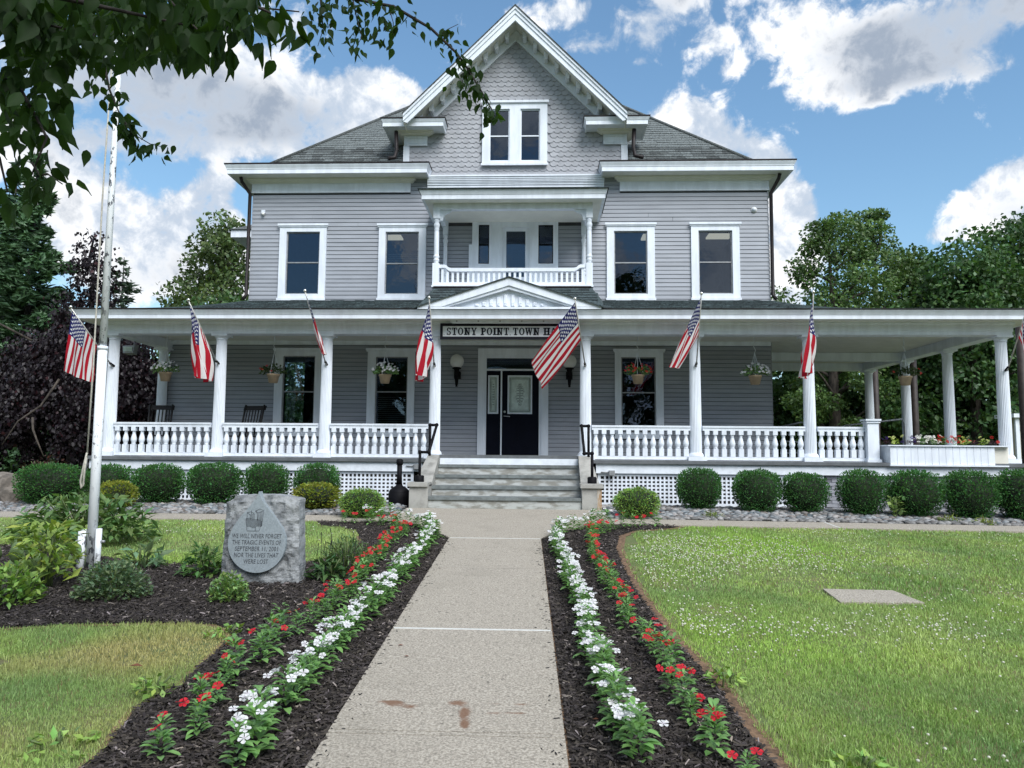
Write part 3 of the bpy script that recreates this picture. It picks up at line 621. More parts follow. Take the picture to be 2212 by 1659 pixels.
# skirt roof under the balcony: shingles laid in courses
sk = MB(); ST = [(-2.50, 16.93, 4.83), (1.09, 16.93, 4.83)]; SB = [(-2.68, 15.62, 4.10), (1.28, 15.62, 4.10)]
sk.add([SB[0], SB[1], ST[1], ST[0], (-2.9, 18.5, 4.80), (1.5, 18.5, 4.80)], [(0, 1, 2, 3), (1, 5, 2), (0, 3, 4)])
sko = sk.build('skirt_roof', ROOFD, HALL)
tabm = {}
def tab(parent, p00, du, dv, w, h, mat, thick=.012, name='shingle'):
    """a shingle: lower-left corner p00, unit vectors along the course (du) and up the slope (dv)"""
    key = (round(w, 2), round(h, 2), mat.name)
    if key not in tabm:
        tabm[key] = MB().add([(.003, 0, .001), (key[0] - .003, 0, .001), (key[0] - .003, key[1], .001), (.003, key[1], .001), (.003, 0, thick), (key[0] - .003, 0, thick), (key[0] - .003, key[1], .003), (.003, key[1], .003)], [(4, 5, 6, 7), (0, 1, 5, 4), (1, 2, 6, 5), (3, 0, 4, 7), (2, 3, 7, 6)]).mesh(name, mat)
    n = du.cross(dv); r = Matrix((du, dv, n)).transposed().to_euler()
    return place(name, tabm[key], parent, p00, rot=r)
du = Vector((1, 0, 0)); dv = (Vector((0, 16.93 - 15.62, .73))).normalized()
for i in range(8):
    t = i / 8.2; zz = 4.10 + .73 * t; yy = 15.62 + 1.31 * t; xl = -2.68 + .18 * t; xr = 1.28 - .19 * t; x = xl + rr.uniform(.02, .2)
    while x < xr - .2:
        w = rr.choice((.22, .28, .34))
        tab(sko, Vector((x, yy, zz + .004)), du, dv, w, .19, ROOFD, .018); x += w
MB().box(-2.50, 1.08, 16.88, 17.0, 4.835, 4.862).build('balcony_flashing', GUTTER, HALL)

# balcony
YB = 17.1
bc = MB().box(-2.56, 1.13, 16.96, 18.5, 4.863, 4.905); bo = bc.build('balcony', WHITE, HALL)
MB().box(-2.5, 1.07, 17.2, 18.5, 6.84, 6.86).build('balcony_ceiling', SOFFIT, HALL)
bb = MB().box(-2.55, 1.12, 17.02, 17.18, 6.70, 6.835)
for x in (-2.55, .97): bb.box(x, x + .15, 17.02, 17.18, 6.49, 6.699); bb.box(x + .02, x + .13, 17.181, 18.5, 6.70, 6.835)
bb.build('balcony_beam', WHITE, HALL)
turned = [(.062, 5.44), (.045, 5.47), (.066, 5.50), (.07, 5.53), (.05, 5.56), (.07, 5.585), (.072, 5.61), (.055, 5.64), (.06, 5.66), (.056, 6.18), (.05, 6.22), (.062, 6.24), (.05, 6.27), (.06, 6.29), (.07, 6.33), (.072, 6.36), (.05, 6.41), (.066, 6.44), (.066, 6.49)]
for x in (-2.475, 1.045):
    q = MB().box(x - .075, x + .075, YB - .075, YB + .075, 4.906, 5.438).lathe(turned, (x, YB, 0), 16); q.build('balcony_post', WHITE, HALL)
for x in (-2.44, .99):
    q = MB().box(x - .06, x + .06, 18.34, 18.46, 4.906, 5.438).lathe([(r * .85, z) for r, z in turned], (x, 18.40, 0), 14).box(x - .06, x + .06, 18.34, 18.46, 6.491, 6.84); q.build('balcony_post', WHITE, HALL)
for sg, x in ((1, -2.399), (-1, .969)):     # curved brackets under the beam
    poly = [(x, 6.699), (x + sg * .26, 6.699), (x + sg * .26, 6.66), (x + sg * .22, 6.655), (x + sg * .21, 6.63)] + [(x + sg * (.21 - .14 * math.sin(a)), 6.63 - .14 * (1 - math.cos(a))) for a in np.linspace(.2, 1.57, 6)] + [(x + sg * .06, 6.45), (x, 6.45)]
    MB().prism_y(poly, YB - .03, YB + .03).build('bracket', WHITE, HALL)
    pass
tr = MB(); xa, xb = -2.40, .97
poly = [(xa, 5.405), (xa + .13, 5.405), (xa + .17, 5.385), (xa + .22, 5.34), (xa + .28, 5.325), (xb - .28, 5.325), (xb - .22, 5.34), (xb - .17, 5.385), (xb - .13, 5.405), (xb, 5.405), (xb, 5.33), (xb - .14, 5.33), (xb - .2, 5.28), (xb - .26, 5.245), (xa + .26, 5.245), (xa + .2, 5.28), (xa + .14, 5.33), (xa, 5.33)]
tr.prism_y(poly, YB - .045, YB + .045).box(xa, xb, YB - .05, YB + .05, 4.906, 4.99)
bro = tr.build('balcony_railing', WHITE, HALL)
bm_ = MB().box(-.027, .027, -.02, .02, 0, .262).mesh('baluster', WHITE); bm2 = MB().box(-.027, .027, -.02, .02, 0, .335).mesh('baluster', WHITE)
for i in range(28):
    x = xa + .075 + i * (xb - xa - .15) / 27; end = i in (0, 27); place('baluster', bm2 if end else bm_, bro, (x, YB, 4.988))
bd = MB(); yb_ = 18.47
wall_cells(bd, -1.78, .36, 4.906, 6.838, [(-1.62, -1.355, 5.78, 6.77), (-.13, .235, 5.78, 6.76), (-1.02, -.36, 4.906, 6.70)], yb_ - .02, yb_ + .04)
bd.box(-1.86, -1.781, yb_ - .02, yb_ + .03, 4.906, 6.27)
bdo = bd.build('balcony_doorway', WHITE, HALL)
for (a, b, c, d) in ((-1.62, -1.355, 5.78, 6.77), (-.13, .235, 5.78, 6.76)):
    q = MB().box(a, a + .02, yb_ - .01, yb_ + .03, c, d).box(b - .02, b, yb_ - .01, yb_ + .03, c, d).box(a + .02, b - .02, yb_ - .01, yb_ + .03, 6.25, 6.28).box(a + .02, b - .02, yb_ - .01, yb_ + .03, c, c + .02).box(a + .02, b - .02, yb_ - .01, yb_ + .03, d - .02, d); q.build('sash', BLACK, bdo)
    for e, f in ((c + .02, 6.25), (6.28, d - .02)): MB().box(a + .02, b - .02, yb_ + .02, yb_ + .026, e, f).build('pane', PANE, bdo)
q = MB(); wall_cells(q, -1.018, -.362, 4.906, 6.698, [(-.93, -.455, 5.45, 6.61)], yb_ + .01, yb_ + .05); bdd = q.build('balcony_door', WHITE, HALL)
MB().box(-.93, -.455, yb_ + .025, yb_ + .031, 5.45, 6.61).build('pane', PANE, bdd); MB().box(-.92, -.465, yb_ + .045, yb_ + .05, 6.13, 6.6).build('dark_shade', BLACK, bdd); MB().lathe([(.03, 0), (.035, .03), (.02, .06)], (-.42, yb_ - .01, 5.2), 10).build('handle', BLACK, bdd)
# balcony roof
br = MB(); x0, x1, yf = -2.83, 1.43, 16.65
br.box(x0 + .1, x1 - .1, yf + .09, 18.49, 6.836, 6.86)
bro2 = br.build('balcony_soffit', SOFFIT, HALL)
BRP = [(x1 - .45, 18.5), (x1 - .45, yf + .45), (x0 + .45, yf + .45), (x0 + .45, 18.5)]
MB().sweep([(.34, 6.835), (.40, 6.835), (.40, 6.93), (.41, 6.935), (.42, 6.96), (.45, 7.02), (.45, 7.04), (.34, 7.04)], BRP).build('balcony_cornice', WHITE, HALL)
rt = MB()
for i in range(7):
    t0, t1 = i / 7, (i + 1) / 7; ya, yb2 = yf - .04 + 1.88 * t0, yf - .04 + 1.88 * t1; za, zb = 7.045 + .62 * t0, 7.045 + .62 * t1; xa_, xc_ = x0 - .03 + .4 * t0, x1 + .03 - .4 * t0
    rt.add([(xa_, ya, za + .018), (xc_, ya, za + .018), (xc_, yb2, zb), (xa_, yb2, zb), (xa_, ya, za - .005), (xc_, ya, za - .005)], [(0, 1, 2, 3), (4, 5, 1, 0)])
rt.add([(x0 - .03, yf - .04, 7.05), (x0 + .40, 18.5, 7.665), (x0 - .03, 18.5, 7.05)], [(0, 2, 1)]).add([(x1 + .03, yf - .04, 7.05), (x1 - .40, 18.5, 7.665), (x1 + .03, 18.5, 7.05)], [(0, 1, 2)])
rt.build('balcony_roof', ROOFD, HALL)
# moulded band under the gable
bd2 = MB()
for i, (z0, z1, o) in enumerate(((7.74, 7.80, .03), (7.80, 7.835, .05), (7.84, 7.865, .065), (7.87, 7.90, .08), (7.905, 7.94, .095), (7.945, 7.985, .11), (7.99, 8.03, .13))): bd2.box(-2.93, 1.50, YW - o, YW + .02, z0, z1 + .003 if i < 0 else z1)
bd2.box(-2.93, 1.5, YW - .02, YW + .02, 7.66, 7.739); bd2.build('moulded_band', WHITE, HALL)

# main eaves: box cornice returns left and right of the gable, frieze boards, gutters
EPROF = [(.44, 7.965), (.48, 7.965), (.48, 8.07), (.49, 8.075), (.495, 8.10), (.52, 8.15), (.53, 8.17), (.53, 8.185), (.44, 8.185)]
for path, fr in (([(-3.36, 19.2), (-3.36, 18.5), (-7.4, 18.5), (-7.4, 30)], (-7.415, -3.36)), ([(5.545, 30), (5.545, 18.5), (1.89, 18.5), (1.89, 19.2)], (1.89, 5.56))):
    e = MB().sweep(EPROF, path).build('eave_cornice', WHITE, HALL)
    MB().sweep([(.40, 8.187), (.54, 8.187), (.545, 8.22), (.40, 8.23)], path).build('gutter', GUTTER, e)
    MB().sweep([(.0, 7.985), (.445, 7.97), (.445, 7.99), (0, 8.0)], path).build('soffit', SOFFIT, e)
    MB().sweep([(0, 7.865), (.05, 7.865), (.06, 7.885), (.08, 7.89), (.09, 7.92), (.13, 7.93), (.14, 7.975), (0, 7.975)], path).build('bed_moulding', SOFFIT, e)
    MB().box(fr[0], fr[1], YW - .035, YW + .02, 7.665, 7.864).box(fr[0], fr[1], YW - .045, YW + .02, 7.625, 7.66).build('frieze_board', WHITE, e)
    MB().sweep([(-.3, 8.21), (.44, 8.20), (.44, 8.215), (-.3, 8.23)], path).build('eave_lining', GUTTER, e)
# downspouts
def spout(pts, r=.045): MB().tube(pts, r, 8).build('downspout', GUTTER, HALL)
spout([(-7.62, 18.25, 7.96), (-7.60, 18.28, 7.85), (-7.455, 18.47, 7.6), (-7.45, 18.47, 5.0), (-7.50, 18.40, 4.88)]); spout([(5.76, 18.25, 7.96), (5.74, 18.28, 7.85), (5.60, 18.47, 7.55), (5.59, 18.47, 5.0), (5.64, 18.40, 4.88)])
spout([(-3.70, 18.2, 9.10), (-3.68, 18.2, 8.6), (-3.72, 18.2, 8.42), (-3.86, 18.1, 8.36)], .05); spout([(2.22, 18.2, 9.10), (2.20, 18.2, 8.62), (2.24, 18.2, 8.42), (2.42, 18.1, 8.34)], .05)

# gable wall with scalloped shingles
GA = (-.735, 11.62)          # apex of the shingled field
gable = MB()
wall_cells(gable, -3.55, 2.075, 8.03, 9.25, [(-1.385, -.103, 8.41, 9.25)], 18.53, 18.6)
gable.prism_y([(-3.37, 9.251), (-1.386, 9.251), (-1.386, 11.25)], 18.53, 18.6).prism_y([(1.9, 9.251), (-.102, 9.251), (-.102, 11.25)], 18.53, 18.6).prism_y([(-1.385, 9.766), (-.103, 9.766), (-.103, 11.2), (-.735, 11.93), (-1.385, 11.2)], 18.53, 18.6)
gable.box(-3.55, -3.53, 18.6, 22, 8.0, 9.3).box(2.055, 2.075, 18.6, 22, 8.0, 9.3)
gab = gable.build('gable_wall', SHINGLE, HALL)
SW, SP = .1785, .1235
hexs = MB().prism_y([(.0, .05), (.045, 0), (SW - .045, 0), (SW, .05), (SW, SP + .05), (0, SP + .05)], -.012, .014).mesh('scalloped_shingle', SHINGLE)
hexv = hexs.vertices
for v in hexv:
    if v.co.z > SP: v.co.y += .022 if v.co.y < .01 else 0.0
spots = []
for r in range(30):
    z = 8.035 + r * SP - (.0 if r else 0)
    for k in range(-18, 18):
        x = -.735 + k * SW + (r % 2) * SW / 2
        zt = z + SP * .6; cx = x + SW / 2
        if zt < 9.3: lo_, hi_ = -3.42, 1.95
        else: hw = GA[1] - zt; lo_, hi_ = GA[0] - hw, GA[0] + hw
        if cx < lo_ - .06 or cx > hi_ + .06: continue
        if -1.56 - .03 < cx < .08 + .03 and 8.30 < zt < 9.95: continue
        if (cx < -2.93 or cx > 1.46) and zt > 8.84 and zt < 9.35: continue
        spots.append((x, z))
spots.sort(key=lambda s: -(s[1] > 8.0) * 1000 + abs(s[0] + .735) + abs(s[1] - 9.2))
allp = spots; stuffm = MB()
for i, (x, z) in enumerate(allp):
    yy = 18.512 + random.uniform(-.0015, .0015)
    if i < 300: place('scalloped_shingle', hexs, gab, (x, yy, z))
    else: stuffm.add([(v.co.x + x, v.co.y + yy, v.co.z + z) for v in hexv], [tuple(p.vertices) for p in hexs.polygons])
if stuffm.v: tag(stuffm.build('scalloped_shingle', SHINGLE, gab), kind='stuff')
MB().box(-3.565, -3.41, YW - .02, YW + .05, 8.25, 8.835).build('corner_board', WHITE, HALL); MB().box(1.93, 2.09, YW - .02, YW + .05, 8.25, 8.835).build('corner_board', WHITE, HALL)
# gable cornice returns on panelled blocks
for (xa, xb, sd_) in ((-3.545, -2.955, -1), (1.485, 2.075, 1)):
    q = MB().box(xa, xb, YW - .04, YW + .05, 8.836, 9.09); w_ = xb - xa
    wall_cells(q, xa + .05, xb - .05, 8.875, 9.05, [(xa + .075, xb - .075, 8.90, 9.025)], YW - .055, YW - .0405); ro_ = q.build('cornice_return', WHITE, HALL)
    path = [(xb, 19.0), (xb, 18.47), (xa, 18.47), (xa, 20.5)]
    MB().sweep([(.0, 9.092), (.05, 9.092), (.07, 9.11), (.12, 9.12), (.13, 9.145), (.16, 9.15), (.17, 9.175), (0, 9.175)], path).build('bed_moulding', SOFFIT, ro_)
    MB().sweep([(0, 9.18), (.42, 9.165), (.42, 9.145), (.46, 9.145), (.46, 9.24), (.47, 9.25), (.50, 9.31), (.50, 9.325), (0, 9.33)], path).build('return_cornice', WHITE, ro_)
    MB().sweep([(0, 9.332), (.515, 9.327), (.52, 9.355), (0, 9.37)], path).build('return_cap', GUTTER, ro_)
# barge boards, soffit, brackets, rake frieze
apx, apz = -.725, 12.08; yg = 17.8
for sg in (-1, 1):
    L = 2.735; c = math.sqrt(.5)
    def rp(s, d): return (apx + sg * s, apz - s - d)   # s along run, d below the outer edge (vertical)
    f = MB().prism_y([rp(0, 0), rp(L, 0), rp(L - .0, .16), rp(0, .16)], yg, yg + .06)
    f.prism_y([rp(0, .162), rp(L + .0, .162), rp(L - .10, .30), rp(0, .33)], yg + .025, yg + .08)
    f.prism_y([rp(0, -.02), rp(L, -.02), rp(L, .05), rp(0, .05)], yg - .03, yg - .001)
    b = f.build('barge_board', WHITE, HALL)
    MB().prism_y([rp(0, .17), rp(L, .17), rp(L, .20), rp(0, .20)], yg + .081, 18.6).build('rake_soffit', SOFFIT, b)
    MB().prism_y([rp(0, .205), rp(L - .10, .205), rp(L - .30, .46), rp(0, .46)], YW - .03, YW + .05).build('rake_frieze', WHITE, b)
    MB().prism_y([rp(0, .461), rp(L - .30, .461), rp(L - .33, .495), rp(0, .495)], YW - .055, YW + .05).build('rake_moulding', WHITE, b)
    for i in range(9):
        s = .22 + i * .27; p = rp(s, .205); q = MB(); w = .05
        q.prism_y([(p[0] - w, p[1] + sg * w - .004), (p[0] + w, p[1] - sg * w - .004), (p[0] + w, p[1] - .13), (p[0] + w * .5, p[1] - .155), (p[0] - w * .5, p[1] - .155), (p[0] - w, p[1] - .13)], YW - .30, YW - .031)
        q.build('bracket', WHITE, b)
# main hip roof (45 degrees, set back behind the box gutters) and the gable roof
rf = MB(); bx0, bx1, by, bz0 = -7.06, 5.26, 18.27, 8.21; H_ = 3.9; k_ = .97
rf.add([(bx0, by, bz0), (-3.45, by, bz0), (-3.45, by + H_, bz0 + H_ * k_), (bx0 + H_, by + H_, bz0 + H_ * k_)], [(0, 1, 2, 3)])
rf.add([(2.0, by, bz0), (bx1, by, bz0), (bx1 - H_, by + H_, bz0 + H_ * k_), (2.0, by + 3.26, bz0 + 3.26 * k_)], [(0, 1, 3), (1, 2, 3)])
rf.add([(bx0, by, bz0), (bx0 + H_, by + H_, bz0 + H_ * k_), (bx0 + H_, 27, bz0 + H_ * k_), (bx0, 31, bz0)], [(0, 1, 2, 3)])
rf.add([(bx1, by, bz0), (bx1, 31, bz0), (bx1 - H_, 27, bz0 + H_ * k_), (bx1 - H_, by + H_, bz0 + H_ * k_)], [(0, 1, 2, 3)])
rf.add([(bx0 + H_, by + H_, bz0 + H_ * k_), (bx1 - H_, by + H_, bz0 + H_ * k_), (bx1 - H_, 27, bz0 + H_ * k_), (bx0 + H_, 27, bz0 + H_ * k_)], [(0, 1, 2, 3)])
rf.add([(bx0 + H_, 27, bz0 + H_ * k_), (bx1 - H_, 27, bz0 + H_ * k_), (bx1, 31, bz0), (bx0, 31, bz0)], [(0, 1, 2, 3)])
roof = rf.build('roof', ROOFM, HALL)
gr = MB(); zt = apz + .02
for sg in (-1, 1):
    x = apx + sg * 2.76; gr.add([(apx, yg - .05, zt + .03), (x, yg - .05, zt - 2.73), (x, 21.0, zt - 2.73), (apx, 24.2, zt + .03), (apx, yg - .05, zt), (x, yg - .05, zt - 2.76)], [(0, 1, 2, 3), (0, 4, 5, 1)])
gr.build('gable_roof', ROOFM, HALL)
slope = Vector((0, 1, k_)).normalized(); ntab = 0; ex = .155; rest = MB()
for i in range(24):
    s_ = .02 + i * ex; p = Vector((0, by, bz0)) + slope * s_; dx_ = s_ * slope.y; ly = p.z
    lim = apz - ly            # the gable roof cuts the slope off
    xl0, xl1 = bx0 + dx_ + .04, (-3.58 if ly < 9.3 else max(-3.58, apx - lim)); xr0, xr1 = (2.1 if ly < 9.3 else min(2.1, apx + lim)), bx1 - dx_ - .04
    for a, b in ((xl0, xl1), (xr0, xr1)):
        x = a
        while x < b - .08:
            w = min(rr.choice((.20, .26, .32)), b - x); w = w if b - x - w > .08 else b - x
            if ntab < 170: tab(roof, Vector((x, p.y, p.z + .003)), du, slope, w, .18, ROOFM, .020); ntab += 1
            else:
                th_ = rr.uniform(.010, .022); nn = du.cross(slope); o_ = Vector((x, p.y, p.z + .003))
                rest.add([o_ + du * a_ + slope * b_ + nn * c_ for a_, b_, c_ in ((.003, 0, .001), (w - .003, 0, .001), (w - .003, .18, .001), (.003, .18, .001), (.003, 0, th_), (w - .003, 0, th_), (w - .003, .18, .003), (.003, .18, .003))], [(4, 5, 6, 7), (0, 1, 5, 4), (1, 2, 6, 5), (3, 0, 4, 7), (2, 3, 7, 6)])
            x += w
tag(rest.build('shingle', ROOFM, roof), kind='stuff')
for (p, q) in (((bx0, by, bz0 + .02), (bx0 + H_, by + H_, bz0 + H_ * k_ + .02)), ((bx1, by, bz0 + .02), (bx1 - H_, by + H_, bz0 + H_ * k_ + .02))): MB().tube([p, q], .05, 6).build('hip_ridge', ROOFM, roof)
# side bay on the left, its eave shows past the corner
sb = MB().box(-8.9, -7.38, 22.3, 26, 4.2, 7.5); sbo = sb.build('side_bay', SIDING, HALL)
MB().box(-9.4, -7.38, 21.95, 26.3, 7.50, 7.72).build('eave_cornice', WHITE, sbo); MB().add([(-9.45, 21.9, 7.73), (-7.3, 21.9, 7.73), (-7.3, 24.1, 9.0), (-8.9, 24.1, 8.35), (-9.45, 26.3, 7.73), (-7.3, 26.3, 7.73)], [(0, 1, 2, 3), (0, 3, 4), (3, 2, 5, 4), (0, 4, 5, 1)]).build('roof', ROOFM, sbo)

# ------------------------------------------------------------------ front steps
ST_ = thing('front_steps', 'worn concrete front steps with bluestone treads between sloping cheek walls', 'steps', (-.7, 14.9, .05))
ys = [14.18, 14.615, 15.08, 15.49]; zs = [.275, .46, .66, .858]; xa, xb = -2.128, .728
zb = -.05
for i, (y0, z) in enumerate(zip(ys, zs)):
    MB().box(xa + .003, xb - .003, y0 + .03, 15.88, zb if i == 0 else zs[i - 1] - .058, z - .058).build('riser', RISER, ST_)
    y1 = ys[i + 1] + .05 if i < 3 else 15.76
    mid = -.70
    for (p, q) in ((xa + .004, mid - .002), (mid + .002, xb - .004)): MB().box(p, q, y0, y1 - .021, z - .057, z).build('tread', TREAD, ST_)
for (x0, x1) in ((xa - .35, xa), (xb, xb + .36)):
    c = MB().add([(x0, 14.15, -.1), (x1, 14.15, -.1), (x1, 15.8, -.1), (x0, 15.8, -.1), (x0, 14.15, .46), (x1, 14.15, .46), (x1, 14.62, .50), (x0, 14.62, .50), (x1 - (.0 if x0 < -1 else .12), 15.62, 1.05), (x0 + (.12 if x0 < -1 else 0), 15.62, 1.05), (x1 - (.0 if x0 < -1 else .12), 15.8, 1.05), (x0 + (.12 if x0 < -1 else .0), 15.8, 1.05)],
                 [(0, 1, 5, 4), (4, 5, 6, 7), (7, 6, 8, 9), (9, 8, 10, 11), (3, 2, 1, 0), (1, 2, 10, 8), (1, 8, 6, 5), (0, 9, 11, 3), (0, 4, 7, 9), (2, 3, 11, 10)])
    co_ = c.build('cheek_wall', CONC, ST_)
    MB().box(x0 - .03, x1 + (.03 if x0 > 0 else .0), 14.10, 14.62, .462, .535).build('cheek_cap', CONC, co_)
RUST = M('rust_stained_concrete', (.34, .19, .08), .85, .2, 9, col2=(.44, .40, .34), lo=.4, hi=.6, stretch=(6, 1, .8))
MB().box(xb + .28, xb + .361, 14.147, 14.1495, -.02, .44).build('rust_streak', RUST, ST_)
# ------------------------------------------------------------------ things on the building
# sign with slab-serif letters
SIGN = thing('name_sign', 'white sign board with black frame and black lettering above the entrance steps', 'sign', (-.71, 15.98, 3.5))
SBLK = M('sign_black', (.003, .003, .010), .7, .1, 10); SWHT = M('sign_white', (.78, .79, .80), .4, .02, 3)
sx0, sx1, sz0, sz1, sy = -2.197, .772, 3.505, 3.842, 15.955
MB().box(sx0 + .04, sx1 - .04, sy, sy + .05, sz0 + .04, sz1 - .04).build('board', SWHT, SIGN)
q = MB(); wall_cells(q, sx0, sx1, sz0, sz1, [(sx0 + .055, sx1 - .055, sz0 + .055, sz1 - .055)], sy - .015, sy + .05); q.build('frame', SBLK, SIGN)
def letter(ch):
    """slab-serif capital in a unit-height cell: list of polygons, and its width"""
    P = []; st = .26; th = .135; sv = .11
    bx = lambda a, b, c, d: P.append([(a, c), (b, c), (b, d), (a, d)])
    stem = lambda x: (bx(x, x + st, th, 1 - th), bx(x - sv, x + st + sv, 0, th), bx(x - sv, x + st + sv, 1 - th, 1))
    def diag(x0, z0, x1, z1, t): P.append([(x0, z0), (x0 + t, z0), (x1 + t, z1), (x1, z1)])
    def arc(cx, cz, rx, rz, a0, a1, t, tz=None):
        tz = tz or t * .55; n = 12; A = np.linspace(a0, a1, n)
        for i in range(n - 1):
            c0, s0, c1, s1 = math.cos(A[i]), math.sin(A[i]), math.cos(A[i + 1]), math.sin(A[i + 1])
            P.append([(cx + rx * c0, cz + rz * s0), (cx + rx * c1, cz + rz * s1), (cx + (rx - t) * c1, cz + (rz - tz) * s1), (cx + (rx - t) * c0, cz + (rz - tz) * s0)])
    if ch == 'I': stem(.12); return P, .45
    if ch == 'H': stem(.12); stem(.62); bx(.33, .62, .45, .55); return P, .95
    if ch == 'N': stem(.12); bx(.66, .80, 0, 1 - th); bx(.54, .92, 1 - th, 1); diag(.14, .98, .62, .0, .2); return P, .95
    if ch == 'T': bx(.30, .51, th, .9); bx(.18, .63, 0, th); bx(.03, .78, .9, 1); bx(.03, .13, .68, .9); bx(.68, .78, .68, .9); return P, .81
    if ch == 'O': arc(.42, .5, .40, .51, 0, 2 * math.pi, .2, .1); return P, .85
    if ch == 'S': arc(.34, .74, .29, .27, .35, 4.3, .16, .10); arc(.34, .27, .30, .28, -2.8, 1.75, .17, .10); bx(.52, .60, .68, .98); bx(.06, .14, .02, .32); return P, .68
    if ch == 'P': stem(.12); arc(.42, .71, .32, .29, -1.57, 1.57, .19, .1); bx(.33, .42, .9, 1); bx(.33, .42, .42, .52); return P, .78
    if ch == 'Y': bx(.32, .53, th, .45); bx(.2, .65, 0, th); diag(.33, .40, .08, .92, .2); diag(.36, .40, .62, .92, .14); bx(.0, .34, .9, 1); bx(.54, .86, .9, 1); return P, .88
    if ch == 'W':
        diag(.22, .0, .06, .9, .19); diag(.24, .0, .48, .9, .1); diag(.64, .0, .46, .9, .19); diag(.66, .0, .88, .9, .1); bx(-.03, .36, .9, 1); bx(.38, .70, .9, 1); bx(.78, 1.06, .9, 1); return P, 1.06
    if ch == 'A': diag(.06, .08, .36, 1, .1); diag(.58, .08, .36, 1, .2); bx(.2, .6, .28, .37); bx(-.02, .28, 0, th); bx(.5, .9, 0, th); return P, .9
    if ch == 'L': stem(.12); bx(.33, .72, 0, th); bx(.62, .72, th, .36); return P, .76
    return P, .42
x = sx0 + .135; hgt = .158; zb0 = 3.594
for ch in 'STONY POINT TOWN HALL':
    P, w = letter(ch); k = hgt * .93
    if P:
        q = MB()
        for i, p in enumerate(P): q.prism_y([(x + a * k, zb0 + b * hgt) for a, b in p], sy - .008 - .0003 * (i % 12), sy - .0005)
        q.build('letter', SBLK, SIGN)
    x += (w + .07) * k if ch != ' ' else .46 * k
for bx_, bz_ in ((sx0 + .085, 3.60), (-.70, 3.60), (-.70, 3.785)): MB().lathe([(.008, 0), (.008, .006)], (0, 0, 0), 8).build('screw', SBLK, SIGN, (bx_, sy - .004, bz_), rot=(R(90), 0, 0))
TUBE = thing('strip_light', 'long white fluorescent strip light fixed above the sign board', 'light fixture', (-.71, 15.9, 3.83))
MB().box(-1.98, .55, 15.86, 15.96, 3.862, 3.893).add([(-1.96, 15.87, 3.861), (.53, 15.87, 3.861), (.53, 15.94, 3.861), (-1.96, 15.94, 3.861), (-1.94, 15.885, 3.835), (.51, 15.885, 3.835), (.51, 15.925, 3.835), (-1.94, 15.925, 3.835)], [(4, 5, 6, 7), (0, 1, 5, 4), (2, 3, 7, 6), (1, 2, 6, 5), (3, 0, 4, 7)]).build('housing', WHITE_OLD, TUBE)
for i in range(6): MB().box(-1.85 + i * .46, -1.82 + i * .46, 15.855, 15.8595, 3.865, 3.89).build('clip', GALV, TUBE)
# globe wall lamps
GLOBE = M('milky_globe_glass', (.72, .72, .70), .25, .02, 3, spec=.5)
for i, (x, lab) in enumerate(((-2.09, 'white globe wall lamp left of the front door, flag hanging clear of it'), (.635, 'white globe wall lamp right of the front door, partly behind a flag'))):
    t = thing('globe_lamp', lab, 'wall lamp', (x, 18.25, 2.72), 'globe lamps beside the door')
    MB().lathe([(.172 * math.sin(a), .0 - .172 * math.cos(a)) for a in np.linspace(.45, 3.1, 16)], (x, 18.22, 3.31), 24).build('globe', GLOBE, t)
    MB().lathe([(.105, 3.125), (.11, 3.14), (.09, 3.16)], (x, 18.22, 0), 20).lathe([(.05, 2.93), (.055, 3.05), (.075, 3.124)], (x, 18.22, 0), 14).build('fitter', BLACK, t)
    MB().box(x - .075, x + .075, 18.30, 18.5, 2.90, 3.07).build('backplate', BLACK, t)
    MB().lathe([(.020, 2.69), (.034, 2.70), (.022, 2.72), (.030, 2.73), (.056, 2.929)], (x, 18.22, 0), 12).build('torch_stem', BLACK, t)
# small fixtures
t = thing('security_sensor', 'small round white security sensor high on the siding right of the top window', 'sensor', (5.187, 18.47, 7.10)); MB().lathe([(.055, 0), (.055, .02), (.03, .05), (.012, .06)], (0, 0, 0), 14).build('dome', WHITE, t, (5.187, 18.49, 7.135), rot=(R(90), 0, 0)); MB().lathe([(.075, 0), (.075, .012)], (0, 0, 0), 14).build('baseplate', GLOBE, t, (5.187, 18.50, 7.135), rot=(R(90), 0, 0))
t = thing('motion_sensor', 'small square white motion sensor high on the siding near the upper left corner', 'sensor', (-7.094, 18.47, 7.1)); MB().box(-7.14, -7.05, 18.45, 18.495, 7.10, 7.18).build('body', WHITE, t); MB().lathe([(.025, 7.04), (.04, 7.06), (.04, 7.095)], (-7.094, 18.45, 0), 10).build('lens', GLOBE, t)
t = thing('floodlight', 'grey floodlight hanging from the porch beam at the left corner column', 'floodlight', (-9.5, 17.2, 3.6)); MB().tube([(-9.53, 17.2, 3.66), (-9.53, 17.2, 3.57), (-9.54, 17.17, 3.53)], .015, 8).build('bracket', GALV, t)
MB().add([(-9.74, 17.06, 3.50), (-9.42, 17.0, 3.50), (-9.42, 17.2, 3.54), (-9.70, 17.24, 3.54), (-9.70, 17.02, 3.33), (-9.44, 16.97, 3.33), (-9.44, 17.14, 3.30), (-9.68, 17.18, 3.30)], [(0, 1, 2, 3), (7, 6, 5, 4), (0, 4, 5, 1), (1, 5, 6, 2), (2, 6, 7, 3), (3, 7, 4, 0)]).build('housing', GALV, t)
MB().box(-9.67, -9.47, 16.975, 16.985, 3.36, 3.47).build('lens', FROST, t)
